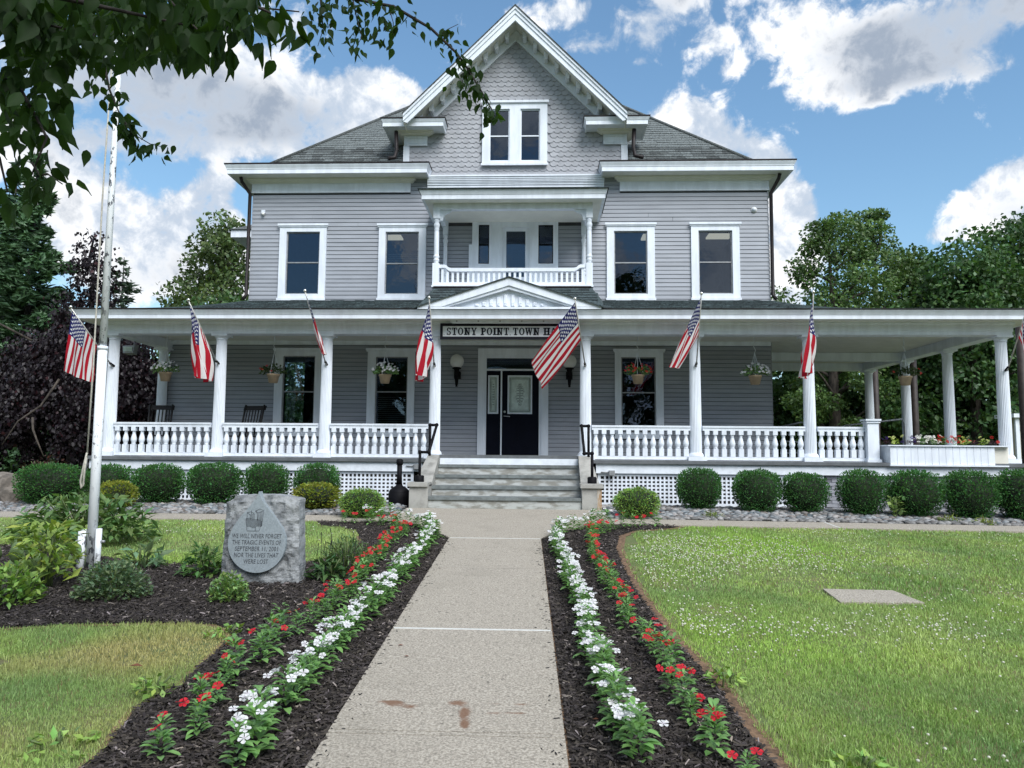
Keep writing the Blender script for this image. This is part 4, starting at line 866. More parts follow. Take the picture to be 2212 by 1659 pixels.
for (x, z, lab) in ((-2.62, .79, 'small grey outlet box on the fascia left of the steps, above the ash bin'), (1.42, .70, 'grey double outlet box on the fascia right of the steps')):
    t = thing('outlet_box', lab, 'outlet box', (x, 15.76, z - .06)); MB().box(x - .06, x + .06, 15.74, 15.799, z - .05, z + .06).build('box', GALV, t); MB().box(x - .05, x + .05, 15.725, 15.738, z - .04, z + .05).build('cover', GALV, t); MB().tube([(x - .06, 15.78, z + .02), (x - .22, 15.78, z + .02)], .012, 6).build('conduit', GALV, t)

# step handrails: black pipe with ball joints
for (px, ix, lab) in ((-2.345, -2.18, 'black pipe handrail on the left cheek wall of the steps'), (.935, .79, 'black pipe handrail on the right cheek wall of the steps')):
    t = thing('handrail', lab, 'handrail', (px, 15.0, .5), 'pipe handrails on the step cheeks'); r_ = .028
    p0, p1, p2, p3 = (px, 14.5, 1.10), (ix, 14.53, 1.10), (ix, 15.55, 1.66), (px + (.02 if px < 0 else 0), 15.6, 1.66)
    MB().tube([(px, 14.5, .53), p0], r_, 10).build('post', BLACK, t); MB().tube([(p3[0], 15.6, 1.03), p3], r_, 10).build('post', BLACK, t)
    MB().tube([p1, p2], r_, 10).build('rail', BLACK, t); MB().tube([p0, p1], r_, 10).build('elbow_pipe', BLACK, t); MB().tube([p2, p3], r_, 10).build('elbow_pipe', BLACK, t)
    for p in (p0, p1, p2, p3): MB().lathe([(.040 * math.sin(a), -.040 * math.cos(a)) for a in np.linspace(.2, 2.94, 9)], p, 12).build('joint', BLACK, t)
    MB().lathe([(.085, .50), (.088, .52), (.088, .645), (.07, .66)], (px, 14.5, 0), 16).build('base_cap', BLACKP, t)
# smokers' receptacle
t = thing('ash_bin', 'black smokers receptacle with tall neck standing by the lattice left of the steps', 'ash bin', (-2.76, 14.62, .05))
MB().lathe([(.185, .0), (.195, .02), (.205, .28), (.195, .29), (.195, .305), (.18, .34), (.13, .39), (.07, .42), (.058, .45)], (-2.76, 14.65, .03), 24).build('bucket', BLACKP, t)
MB().lathe([(.058, .451), (.050, .60), (.050, .82)], (-2.76, 14.65, .03), 16).build('neck', BLACKP, t); MB().lathe([(.054, .821), (.066, .83), (.066, .91), (.05, .93), (.02, .94)], (-2.76, 14.65, .03), 16).build('head', BLACKP, t)

# rocking chairs
CH = M('black_rocker_wood', (.005, .005, .006), .6, .2, 10)
def rocker(x, yy, rz_, lab):
    t = thing('rocking_chair', lab, 'rocking chair', (x, yy, 1.0), 'black rocking chairs on the porch')
    T = Matrix.Translation((x, yy, 1.02)) @ Matrix.Rotation(rz_, 4, 'Z')
    def bld(name, mb): mb.v = [tuple(T @ Vector(v)) for v in mb.v]; mb.build(name, CH, t)
    for sx in (-.26, .26):
        bld('rocker', MB().tube([(sx, -.42, .10), (sx, -.25, .03), (sx, 0, .0), (sx, .25, .03), (sx, .48, .12)], .022, 6))
        bld('leg', MB().tube([(sx, -.24, .04), (sx, -.24, .62)], .022, 8)); bld('leg', MB().tube([(sx, .2, .04), (sx, .22, .42)], .022, 8))
        bld('arm', MB().box(sx - .045, sx + .045, -.32, .24, .621, .645)); bld('back_post', MB().tube([(sx * .95, .20, .40), (sx * .95, .42, 1.17)], .024, 8))
    bld('seat', MB().box(-.25, .25, -.26, .20, .40, .43))
    bld('top_rail', MB().add([(-.29, .38, 1.04), (.29, .38, 1.04), (.29, .43, 1.15), (-.29, .43, 1.15), (-.29, .41, 1.04), (.29, .41, 1.04), (.29, .46, 1.15), (-.29, .46, 1.15)], [(3, 2, 1, 0), (4, 5, 6, 7), (0, 1, 5, 4), (1, 2, 6, 5), (2, 3, 7, 6), (3, 0, 4, 7)]))
    for k in range(6): bld('slat', MB().tube([(-.19 + k * .076, .235, .44), (-.19 + k * .076, .395, 1.05)], .015, 5))
rocker(-9.0, 17.35, R(14), 'black wooden rocking chair at the far left corner of the porch'); rocker(-6.92, 17.35, R(-12), 'black wooden rocking chair between the left porch window and the wall corner')

# ramp handrails on the right porch
t = thing('ramp_railing', 'grey pipe ramp railing behind the right porch balustrade', 'railing', (7.2, 19.5, 1.0))
for pts in ([(5.75, 18.9, 1.78), (6.25, 18.6, 1.90), (6.35, 18.6, 1.85), (6.35, 18.6, 1.0)], [(7.2, 19.2, 1.75), (7.55, 19.2, 1.86), (8.9, 19.2, 2.02), (8.95, 19.2, 1.9), (8.95, 19.2, 1.0)], [(5.8, 18.9, 1.45), (8.6, 19.2, 1.35)], [(5.8, 18.9, 1.15), (8.6, 19.2, 1.28)]): MB().tube(pts, .022, 8).build('pipe', GALV, t)
MB().tube([(7.6, 19.2, 1.0), (7.6, 19.2, 1.86)], .02, 8).build('post', GALV, t)

# planter box with bedding plants
PL = thing('planter_box', 'long white boarded planter box full of mixed flowers on the right porch edge', 'planter', (8.1, 15.95, .96))
px0, px1 = 7.03, 9.10
MB().box(px0 + .012, px1 - .012, 15.752, 16.30, .93, 1.30).build('liner', WHITE_OLD, PL)
n = 15
for i in range(n): MB().box(px0 + (px1 - px0) * i / n + .003, px0 + (px1 - px0) * (i + 1) / n - .003, 15.735, 15.751, .93, 1.298).build('board', WHITE, PL)
MB().box(px0 - .0, px0 + .011, 15.752, 16.3, .93, 1.298).build('end_board', WHITE_OLD, PL); MB().box(px0 - .05, px1 + .3, 15.70, 16.34, 1.301, 1.325).build('rim', WHITE, PL); MB().box(px0 - .02, px1 + .25, 15.70, 15.80, .90, .928).build('foot', WHITE, PL)
MB().box(px1, px1 + .3, 15.80, 16.3, .93, 1.298).build('side_section', M('cream_planter_side', (.72, .70, .62), .6, .04, 4), PL)

# ------------------------------------------------------------------ flags
def flagmat():
    m = bpy.data.materials.new('flag_cloth'); m.use_nodes = True; b = NB(m.node_tree); p = b.n['Principled BSDF']; out = b.n['Material Output']
    uv = b.new('ShaderNodeUVMap').outputs[0]; s = b.new('ShaderNodeSeparateXYZ'); b.l.new(uv, s.inputs[0]); u, v = s.outputs[0], s.outputs[1]   # u along the fly, v down the hoist
    st = b.m('MODULO', b.m('FLOOR', b.m('MULTIPLY', v, 13)), 2); col = b.mix(st, (.44, .012, .028), (.76, .75, .74))
    uni = b.m('MULTIPLY', b.m('LESS_THAN', u, .40), b.m('LESS_THAN', v, 7 / 13)); col = b.mix(uni, col, (.020, .023, .12))
    X = b.m('MULTIPLY', u, 12 / .4); Yv = b.m('MULTIPLY', v, 10 * 13 / 7); ix = b.m('ROUND', X); iy = b.m('ROUND', Yv)
    dx = b.m('MULTIPLY', b.m('SUBTRACT', X, ix), .4 * 1.52 / 12); dy = b.m('MULTIPLY', b.m('SUBTRACT', Yv, iy), .7 * .91 / 13 * .77)
    r = b.m('SQRT', b.m('ADD', b.m('MULTIPLY', dx, dx), b.m('MULTIPLY', dy, dy))); th = b.m('ARCTAN2', dx, dy)
    lim = b.m('MULTIPLY_ADD', b.m('COSINE', b.m('MULTIPLY', th, 5)), .0075, .0185)
    par = b.m('LESS_THAN', b.m('MODULO', b.m('ADD', ix, iy), 2), .5)
    rng_ = b.m('MULTIPLY', b.m('MULTIPLY', b.m('GREATER_THAN', ix, .5), b.m('LESS_THAN', ix, 11.5)), b.m('MULTIPLY', b.m('GREATER_THAN', iy, .5), b.m('LESS_THAN', iy, 9.5)))
    star = b.m('MULTIPLY', b.m('MULTIPLY', b.m('LESS_THAN', r, lim), par), b.m('MULTIPLY', rng_, uni)); col = b.mix(star, col, (.82, .82, .82))
    b.put(p.inputs['Base Color'], col); p.inputs['Roughness'].default_value = .75; p.inputs['Specular IOR Level'].default_value = .2
    t = b.new('ShaderNodeBsdfTranslucent'); b.put(t.inputs[0], col); mx = b.new('ShaderNodeMixShader'); mx.inputs[0].default_value = .32
    b.l.new(p.outputs[0], mx.inputs[1]); b.l.new(t.outputs[0], mx.inputs[2]); b.l.new(mx.outputs[0], out.inputs[0]); return m
FLAGM = flagmat(); POLE = M('pale_aluminium_flag_staff', (.55, .54, .50), .35, .05, 10, metal=.5); GOLD = M('silver_ball', (.8, .78, .72), .15, .03, 10, metal=1)
def flag(base, tip, fly, L, comp, amp, ph, lab, kx=1.6, side=(1, 0, 0), sag=.0, sk=.36):
    base = Vector(base); tip = Vector(tip); ax_ = (base - tip); PLn = ax_.length; ax_.normalize()
    t = thing('flag', lab, 'flag', base, 'American flags on staffs along the porch columns')
    MB().tube([base, tip], .014, 8).build('staff', POLE, t); MB().lathe([(.034 * math.sin(a), -.034 * math.cos(a)) for a in np.linspace(.1, 3.04, 8)], tip + Vector((0, 0, .02)), 10).build('finial', GOLD, t)
    MB().tube([base + Vector((0, .06, .02)), base - ax_ * .10], .026, 8).build('bracket', BLACK, t)
    F = Vector(fly).normalized(); sd_ = Vector(side); ns, nt = 34, 22; H = .91
    vs = []; uvs = []
    for i in range(ns + 1):
        s = i / ns
        for j in range(nt + 1):
            w = j / nt; ww = w * (1 - comp * s ** .7) + .0
            p = tip + ax_ * (.05 + ww * H) + F * (s * L)
            # hanging folds: lateral displacement grows away from the staff
            e = min(1, s * 2.2) * (.35 + .65 * (w))
            dsp = amp * (math.sin(6.283 * (kx * w + .25 * s) + ph) * e + .35 * math.sin(6.283 * (2.7 * w - .8 * s) + ph * 2.1) * min(1, s * 1.5))
            p = p + sd_ * dsp - F * (s * L * sk * w) + F * (sag * s * math.sin(3.14 * w))
            vs.append(p); uvs.append((s, w))
    fs = [(i * (nt + 1) + j, i * (nt + 1) + j + 1, (i + 1) * (nt + 1) + j + 1, (i + 1) * (nt + 1) + j) for i in range(ns) for j in range(nt)]
    me = bpy.data.meshes.new('cloth'); me.from_pydata(vs, [], fs); uvl = me.uv_layers.new(name='UVMap')
    for lp in me.loops: uvl.data[lp.index].uv = uvs[lp.vertex_index]
    me.polygons.foreach_set('use_smooth', [True] * len(fs)); me.materials.append(FLAGM); place('cloth', me, t)
flag((-9.367, 16.06, 2.90), (-9.695, 15.0, 3.99), (-.10, -.0, -1), 1.26, .0, .05, .5, 'wide hanging American flag farthest left on the corner column, behind the flagpole', kx=.8)
flag((-7.033, 16.06, 2.95), (-7.242, 15.0, 4.137), (.10, .10, -1), 1.50, .08, .16, 2.2, 'American flag folded in a V on the second column from the left', kx=1.0)
flag((-4.661, 16.06, 2.938), (-4.838, 15.0, 4.328), (.27, .25, -1), 1.22, .35, .06, 1.0, 'thin furled American flag on the third column from the left', kx=1.2)
flag((-2.327, 16.06, 2.917), (-2.302, 15.0, 4.184), (-.13, .0, -1), 1.50, .08, .16, 3.6, 'American flag hanging on the column left of the entrance steps', kx=1.1)
flag((.896, 16.06, 2.928), (.631, 15.0, 4.165), (-.60, -.0, -.80), 1.48, .05, .045, .4, 'American flag blown out to the left across the sign board', kx=1.2, side=(.7, .3, -.5), sk=.1)
flag((3.229, 16.06, 2.937), (3.136, 15.0, 4.268), (-.42, .0, -.92), 1.55, .30, .07, 2.6, 'American flag drifting left on the second column right of the steps', kx=1.0)
flag((5.594, 16.06, 2.897), (5.33, 15.0, 4.295), (-.10, .05, -1), 1.52, .10, .15, 4.4, 'American flag hanging from the third column right of the steps', kx=1.0)
flag((9.60, 16.02, 2.873), (9.53, 15.0, 4.275), (.02, .05, -1), 1.5, .3, .10, 1.2, 'American flag cut off on the far right corner column', kx=1.0)

# ------------------------------------------------------------------ flagpole in the bed
FPM = bpy.data.materials.new('peeling_white_pole_paint'); FPM.use_nodes = True; b = NB(FPM.node_tree); p = b.n['Principled BSDF']
pos = b.new('ShaderNodeNewGeometry').outputs['Position']; mp = b.new('ShaderNodeMapping'); mp.inputs['Scale'].default_value = (1, 1, .45); b.l.new(pos, mp.inputs[0])
pe = b.m('MULTIPLY', b.ss(b.noise(mp.outputs[0], 26, 5, .6), .565, .59), b.ss(b.noise(mp.outputs[0], 2.1, 2, .5), .42, .52)); b.put(p.inputs['Base Color'], b.mix(pe, (.78, .81, .84), (.12, .13, .15))); p.inputs['Roughness'].default_value = .55
fx, fy = -4.93, 8.25; fz = g(fx, fy)
t = thing('flagpole', 'tall white flagpole with peeling paint standing between two stub posts in the mulch bed', 'flagpole', (fx, fy, fz))
lean = .018
P_ = lambda z: (fx + lean * (z - fz) * -.12, fy, z)
MB().tube([P_(fz - .1), P_(2.22)], .050, 20).build('lower_pole', FPM, t); MB().tube([P_(2.20), P_(2.24)], .055, 20).build('collar', WHITE, t); MB().tube([P_(2.21), P_(4.2), P_(8.2)], [.040, .034, .03], 18).build('upper_pole', FPM, t)
for dx, h in ((-.095, .44), (.09, .45)): MB().tube([(fx + dx, fy - .03, fz - .1), (fx + dx, fy - .03, fz + h)], .040 if dx < 0 else .032, 14).build('stub_post', FPM, t)
for dx in (-.15, .13): MB().tube([(fx + dx - .01, fy - .03, fz + .31), (fx + dx + .03, fy - .03, fz + .31)], .016, 8).build('bolt', GALV, t)
ROPE = M('pale_rope', (.48, .46, .40), .8, .1, 30)
MB().tube([(fx - .055, fy - .05, 6.5), (fx - .075, fy - .06, 4.0), (fx - .06, fy - .07, 2.0), (fx - .065, fy - .08, 1.0)], .009, 6).build('halyard', ROPE, t)
MB().tube([(fx - .065, fy - .08, 1.05), (fx - .09, fy - .09, .90), (fx - .115, fy - .09, .74), (fx - .10, fy - .09, .66), (fx - .08, fy - .09, .70), (fx - .075, fy - .09, .88), (fx - .07, fy - .08, 1.0)], .011, 6).build('rope_loop', ROPE, t)
MB().tube([(fx - .08, fy - .06, .86), (fx - .08, fy - .06, 1.03)], .012, 6).build('cleat', GALV, t)

# ------------------------------------------------------------------ memorial stone
GRAN = M('rough_blue_grey_granite', (.34, .355, .365), .8, .2, 9, col2=(.15, .16, .17), lo=.35, hi=.7, bump=.9, bscale=26, det=8); GRANS = M('honed_blue_granite', (.30, .345, .375), .55, .08, 60, bump=.05, bscale=200); ENG = M('engraved_shadow_line', (.085, .095, .11), .8, .1, 20)
mx, my, mz = -2.83, 7.74, g(-2.83, 7.74)
t = thing('memorial_stone', 'rough grey granite memorial with a smooth water-drop panel and engraved text', 'memorial', (mx, my, mz))
from mathutils import noise as mno
nu, nv = 40, 44; vs = []; fs = []; wb, wt, hb = .405, .37, .95
def ste(a, bb, side):
    w = (wb + (wt - wb) * bb); x = (a * 2 - 1) * w; z = bb * (hb - .05 * abs(a * 2 - 1) ** 3 - (.02 * (a < .12)))
    return x, z
for side in (0, 1):
    for j in range(nv + 1):
        for i in range(nu + 1):
            x, z = ste(i / nu, j / nv, side); edge = min(i, nu - i, nv - j) / 3.0; ed = min(1, edge)
            n = mno.fractal(Vector((x * 5, z * 5, side * 9.1)), 1.0, 2.1, 5) * .035 + mno.noise(Vector((x * 22, z * 22, 3))) * .012
            yv = (-.11 + .03 * (1 - ed) - n) if side == 0 else .12
            vs.append((mx + x + (mno.noise(Vector((z * 14, 1, side))) * .012 if i in (0, nu) else 0), my + yv, mz - .06 + z + (mno.noise(Vector((x * 13, 7, 0))) * .016 if j == nv else 0)))
k = (nu + 1) * (nv + 1); id_ = lambda s, i, j: s * k + j * (nu + 1) + i
for j in range(nv):
    for i in range(nu): fs += [(id_(0, i, j), id_(0, i + 1, j), id_(0, i + 1, j + 1), id_(0, i, j + 1)), (id_(1, i + 1, j), id_(1, i, j), id_(1, i, j + 1), id_(1, i + 1, j + 1))]
for j in range(nv): fs += [(id_(1, 0, j), id_(0, 0, j), id_(0, 0, j + 1), id_(1, 0, j + 1)), (id_(0, nu, j), id_(1, nu, j), id_(1, nu, j + 1), id_(0, nu, j + 1))]
for i in range(nu): fs.append((id_(0, i, nv), id_(0, i + 1, nv), id_(1, i + 1, nv), id_(1, i, nv)))
MB().add(vs, fs).build('stone', GRAN, t)
dcx, dzb, dzt, dr_ = mx - .015, mz + .125, mz + .925, .292
drop = []
for a in np.linspace(0, 2 * math.pi, 56, endpoint=False):      # teardrop: circle below, pulled to a point above
    c, s_ = math.cos(a), math.sin(a); zc = dzb + dr_
    if s_ <= .25: drop.append((dcx + dr_ * c, zc + dr_ * s_))
    else:
        q = (s_ - .25) / .75; xw = dr_ * abs(math.sqrt(1 - .0625)) * (1 - q) ** 1.45 * (1 + .14 * math.sin(q * 3.14)); drop.append((dcx + math.copysign(xw, c), zc + dr_ * .25 + (dzt - zc - dr_ * .25) * q ** .80))
MB().prism_y(drop, my - .165, my - .06).build('drop_panel', GRANS, t)
yf = my - .1665
fc = bpy.data.curves.new('txt', 'FONT'); 
for i, (txt, w) in enumerate((('WE WILL NEVER FORGET', .50), ('THE TRAGIC EVENTS OF', .495), ('SEPTEMBER 11, 2001', .435), ('NOR THE LIVES THAT', .45), ('WERE LOST', .25))):
    c = bpy.data.curves.new('txt', 'FONT'); c.body = txt; c.align_x = 'CENTER'; c.size = .062; c.shear = .12; c.extrude = .001; c.space_character = 1.05; c.resolution_u = 2
    ob = link(bpy.data.objects.new('txt', c)); bpy.context.view_layer.update(); me = bpy.data.meshes.new_from_object(ob.evaluated_get(bpy.context.evaluated_depsgraph_get())); bpy.data.objects.remove(ob)
    xs_t = [v.co.x for v in me.vertices]; kx = w / (max(xs_t) - min(xs_t)); cxm = (max(xs_t) + min(xs_t)) / 2
    for v in me.vertices: v.co = ((v.co.x - cxm) * kx, -v.co.z, v.co.y)
    me.materials.clear(); me.materials.append(ENG); place('inscription_line', me, t, (dcx, yf, mz + .465 - i * .0625))
# engraved twin towers with a draped cloth between them
e = MB(); L_ = lambda pts, r=.0022: e.tube([(dcx - .035 + a * .56, yf, mz + .53 + b_ * .56) for a, b_ in pts], r, 4)
L_([(-.13, .33), (-.13, .20)]); L_([(-.13, .33), (-.06, .35), (.0, .31), (-.07, .29), (-.13, .33)]); L_([(0, .31), (0, .2)]); L_([(-.05, .38), (-.05, .31)]); L_([(-.07, .29), (-.07, .22)])
L_([(.02, .36), (.10, .40), (.17, .37), (.08, .33), (.02, .36)]); L_([(.17, .37), (.14, .10)]); L_([(.08, .33), (.07, .2)]); L_([(.02, .36), (.06, .31), (.06, .2)]); L_([(-.15, .22), (-.12, .01), (.1, .01), (.12, .10)]); L_([(.03, .01), (.03, .08)])
for k2 in range(8):
    L_([(-.15 + .01 * k2 * .3, .225 - k2 * .02), (-.08, .235 - k2 * .02), (-.01, .205 - k2 * .02), (.06, .215 - k2 * .017), (.15, .18 - k2 * .012)], .002)
for k2 in range(4): L_([(.10 + k2 * .016, .345 - k2 * .0), (.095 + k2 * .013, .2)], .0014)
for k2 in range(3): L_([(-.05 + k2 * .016, .29), (-.05 + k2 * .014, .215)], .0014)
e.build('engraved_towers', ENG, t)

# dark posts and shed beyond the right porch
for i, (x, yy, zt_, lab) in enumerate(((10.75, 17.4, 3.75, 'dark brown post at the far right corner, nearest of the three posts'), (10.08, 21.0, 3.62, 'dark brown post behind the planter flowers, middle of the three posts'), (10.35, 24.0, 3.65, 'thin dark brown post farthest back, behind the newel post'))):
    t = thing('dark_post', lab, 'post', (x, yy, .0), 'dark posts right of the porch'); MB().lathe([(.10, -.2), (.095, 1.5), (.09, zt_ + .4)], (x, yy, 0), 14).build('shaft', BROWNPOST, t); MB().box(x - .13, x + .13, yy - .13, yy + .13, zt_ + .401, zt_ + .43).build('cap', BROWNPOST, t)
SH_ = thing('shed', 'cream shed with white roof edge behind the far right column', 'shed', (16.4, 27.5, 0)); CR = M('cream_shed_wall', (.55, .51, .42), .7, .05, 3)
MB().box(15.75, 20, 26, 26.7, -.3, 2.42).build('wall', CR, SH_); MB().box(15.60, 20.2, 25.8, 26.9, 2.43, 2.56).build('roof', WHITE, SH_); MB().box(15.70, 15.82, 25.9, 25.99, -.2, 2.42).build('corner_trim', WHITE, SH_); MB().box(15.83, 20, 25.95, 25.99, 2.02, 2.12).build('band', GALV, SH_); MB().box(16.4, 16.5, 25.94, 25.98, -.2, 2.0).build('door_trim', WHITE, SH_)
# ------------------------------------------------------------------ river stones
STONE = M('river_stone', (.20, .195, .19), .65, .2, 20, objvar=.5, bump=.1, bscale=90); 
def stone_mesh(k):
    bm = bmesh.new(); bmesh.ops.create_icosphere(bm, subdivisions=2 if k < 4 else 1, radius=1)
    r = random.Random(k); sx, sy, sz = r.uniform(.9, 1.2), r.uniform(.6, .9), r.uniform(.38, .6)
    for v in bm.verts: n = 1 + .10 * mno.noise(v.co * 1.3 + Vector((k, 0, 0))); v.co = Vector((v.co.x * sx, v.co.y * sy, v.co.z * sz)) * n
    for f in bm.faces: f.smooth = True
    me = bpy.data.meshes.new('stone'); bm.to_mesh(me); bm.free(); me.materials.append(STONE); return me
SM = [stone_mesh(k) for k in range(8)]
SV = [(np.array([v.co for v in m_.vertices]), np.array([p.vertices[:] for p in m_.polygons])) for m_ in SM]
beds = {o.name: o for o in COL.objects if o.name.startswith('rock_bed')}
STV = bpy.data.materials.new('river_stone_mass'); STV.use_nodes = True; b = NB(STV.node_tree); p = b.n['Principled BSDF']; b.put(p.inputs['Base Color'], b.new('ShaderNodeAttribute', attribute_name='tint').outputs['Color']); p.inputs['Roughness'].default_value = .65
for nm, x0, x1 in (('rock_bed', -11.5, -2.56), ('rock_bed.001', 1.16, 9.6)):
    bo_ = beds[nm]; pts = []
    y = 12.95; row = 0
    while y < 15.3:
        x = x0 + random.random() * .1
        while x < x1: pts.append((x + random.uniform(-.03, .03), y + random.uniform(-.03, .03), random.uniform(.042, .078))); x += random.uniform(.085, .13)
        y += .088; row += 1
    pts.sort(key=lambda q: q[1]); vs = []; fs = []; tn = []; off = 0
    for i, (x, y, s) in enumerate(pts):
        z = g(x, y) + .012 + s * random.uniform(.2, .45); k = random.randrange(4) if i < 150 else random.randrange(4, 8); rz_ = random.uniform(-.6, .6)
        if i < 150: place('stone', SM[k], bo_, (x, y, z), rot=(random.uniform(-.25, .25), random.uniform(-.25, .25), rz_), scale=(s, s, s))
        else:
            v, f = SV[k]; c, s_ = math.cos(rz_), math.sin(rz_); Rm = np.array([[c, -s_, 0], [s_, c, 0], [0, 0, 1]]); vs.append(v @ Rm.T * s + (x, y, z)); fs.append(f + off); off += len(v)
            a = random.uniform(.07, .32); w = random.uniform(-.025, .025); tn.append(np.tile([a + w, a, a - w * .6], (len(v), 1)))
    me = np_mesh('stones', np.concatenate(vs), np.concatenate(fs), STV, np.concatenate(tn), smooth=True); tag(place('stones', me, bo_), kind='stuff')

# ------------------------------------------------------------------ leaf cloud builder
def frames(n, dirs, jit, r=None):
    r = r or rng
    d = dirs + r.normal(0, jit, (n, 3)); d /= np.linalg.norm(d, axis=1, keepdims=True) + 1e-9
    q = r.normal(0, 1, (n, 3)); s = np.cross(d, q); s /= np.linalg.norm(s, axis=1, keepdims=True) + 1e-9
    return d, s, np.cross(s, d)
def cloud(name, C, dirs, jit, ln, asp, mat, tint, parent=None, kind=None, fold=.12, up=None):
    """many leaves as folded rhombs: centres C, pointing dirs"""
    n = len(C); d, s, nn = frames(n, dirs, jit)
    if up is not None:      # turn leaf faces towards 'up'
        s = np.cross(d, up + rng.normal(0, .35, (n, 3))); s /= np.linalg.norm(s, axis=1, keepdims=True) + 1e-9; nn = np.cross(s, d)
    l = (np.asarray(ln) * np.ones(n))[:, None]; w = l * asp
    v0 = C - d * l * .5; v2 = C + d * l * .5; vm = C - d * l * .06
    v1 = vm + s * w * .5 + nn * l * fold; v3 = vm - s * w * .5 + nn * l * fold
    V = np.stack([v0, v1, v2, v3], 1).reshape(-1, 3); I0 = np.arange(n)[:, None] * 4
    F = np.concatenate([I0 + [0, 1, 2], I0 + [0, 2, 3]], 1).reshape(-1, 3)
    o = place(name, np_mesh(name, V, F, mat, np.repeat(tint, 4, axis=0)), parent)
    return tag(o, kind=kind)
def rtint(n, lo=.7, hi=1.25, warm=.12):
    a = rng.uniform(lo, hi, n); w = rng.normal(0, warm, n); return np.stack([a * (1 + w), a, a * (1 - w * .5)], 1)
BOX = LEAF('boxwood_leaf', (.045, .135, .036), .18, .55, .25); YEW = LEAF('gold_green_shrub_leaf', (.19, .23, .035), .25, .5); SPI = LEAF('bright_green_mound_leaf', (.17, .30, .07), .25, .5)
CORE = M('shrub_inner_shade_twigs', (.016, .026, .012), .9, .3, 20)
# ------------------------------------------------------------------ clipped boxwoods
def boxwood_mesh(seed, mat, n, lf, flat_=3.2, taper=.22, name='foliage'):
    r = np.random.default_rng(seed); d = r.normal(0, 1, (n, 3)); d /= np.linalg.norm(d, axis=1, keepdims=True)
    rad = 1 / (np.abs(d[:, 0]) ** flat_ + np.abs(d[:, 1]) ** flat_ + np.abs(d[:, 2]) ** flat_) ** (1 / flat_)
    rad *= r.uniform(.80, 1.03, n) * (1 + .035 * np.sin(d[:, 0] * 7 + seed) * np.cos(d[:, 2] * 6)); P = d * rad[:, None]
    tp = 1 - taper * np.clip(-P[:, 2], 0, 1) ** 1.3; P[:, :2] *= tp[:, None]
    sprig = (r.random(n) < .07) & (d[:, 2] > -.1)
    dd, s, nn = frames(n, d + [0, 0, .5] + sprig[:, None] * np.array([0, 0, 1.2]), .5, r); l = (lf * r.uniform(.7, 1.3, n) * np.where(sprig, 1.7, 1))[:, None]
    V = np.stack([P, P + dd * l * .5 + s * l * .3, P + dd * l, P + dd * l * .5 - s * l * .3], 1).reshape(-1, 3); F = np.arange(n)[:, None] * 4 + [0, 1, 2, 3]
    t = r.uniform(.6, 1.5, n) * (1 + .25 * np.sin(d[:, 0] * 5 + seed) * np.sin(d[:, 2] * 4 + 2 * seed)); w = r.normal(.03, .1, n); T = np.stack([t * (1 + w * 1.5), t, t * (1 - w)], 1)
    return np_mesh(name, V, F, mat, np.repeat(T, 4, axis=0))
BX = [boxwood_mesh(s, BOX, 7000, .075, 3.0) for s in range(4)]
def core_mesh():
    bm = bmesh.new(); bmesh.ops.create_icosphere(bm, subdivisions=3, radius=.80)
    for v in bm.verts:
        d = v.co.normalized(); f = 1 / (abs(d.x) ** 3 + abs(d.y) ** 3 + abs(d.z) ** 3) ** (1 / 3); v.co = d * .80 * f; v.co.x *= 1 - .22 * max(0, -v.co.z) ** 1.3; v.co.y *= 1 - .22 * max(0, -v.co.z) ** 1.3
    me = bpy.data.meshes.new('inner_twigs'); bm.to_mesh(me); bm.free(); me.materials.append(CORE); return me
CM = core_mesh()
def shrub(name, lab, cat, x, yy, w, zt, mesh, grp=None, z0=None):
    zb = g(x, yy) + .0 if z0 is None else z0; h = zt - zb; t = thing(name, lab, cat, (x, yy, zb), grp)
    sc_ = (w / 2 * .95, w / 2 * .95, h / 2); c = (x, yy, zb + h / 2); sc_ = (sc_[0] * random.uniform(.96, 1.04), sc_[1], sc_[2] * random.uniform(.97, 1.03))
    rz_ = random.choice((0, R(90), R(180), R(270))) + random.uniform(-.3, .3)
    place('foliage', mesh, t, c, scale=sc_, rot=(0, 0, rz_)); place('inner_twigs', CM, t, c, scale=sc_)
    MB().tube([(x, yy, zb - .05), (x, yy, zb + h * .3)], .03, 6).build('stem', CORE, t)
LB = ['wide clipped boxwood at the left end of the row, beside the boulder', 'clipped boxwood directly behind the flagpole', 'clipped boxwood just right of the flagpole and its yellow shrub', 'clipped boxwood left of the memorial stone', 'clipped boxwood behind the top of the memorial stone', 'clipped boxwood behind the yellow shrub, nearest the ash bin']
for i, (x, yy, w, zt) in enumerate(((-9.23, 14.05, 1.16, .816), (-8.33, 14.4, .89, .795), (-7.4, 14.5, .97, .818), (-6.3, 14.45, .98, .847), (-5.41, 14.8, .87, .841), (-4.44, 14.9, .90, .838))): shrub('boxwood_shrub', LB[i], 'shrub', x, yy, w, zt, BX[i % 4], 'clipped boxwoods along the porch')
RB = ['clipped boxwood nearest the steps in the right row', 'second clipped boxwood right of the steps, lattice on both sides', 'third clipped boxwood right of the steps, beside the climbing ivy', 'fourth clipped boxwood right of the steps, in front of the painted brick', 'broad clipped boxwood below the left end of the planter box', 'clipped boxwood below the right end of the planter box', 'clipped boxwood at the right end of the row, cut by the photo edge']
for i, (x, yy, w, zt) in enumerate(((2.96, 14.65, .85, .829), (3.94, 14.3, .86, .80), (4.82, 14.3, .84, .77), (5.77, 14.1, .80, .824), (6.65, 14.0, .94, .83), (7.54, 13.85, .88, .82), (8.42, 13.8, .90, .88))): shrub('boxwood_shrub', RB[i], 'shrub', x, yy, w, zt, BX[(i + 2) % 4], 'clipped boxwoods along the porch')
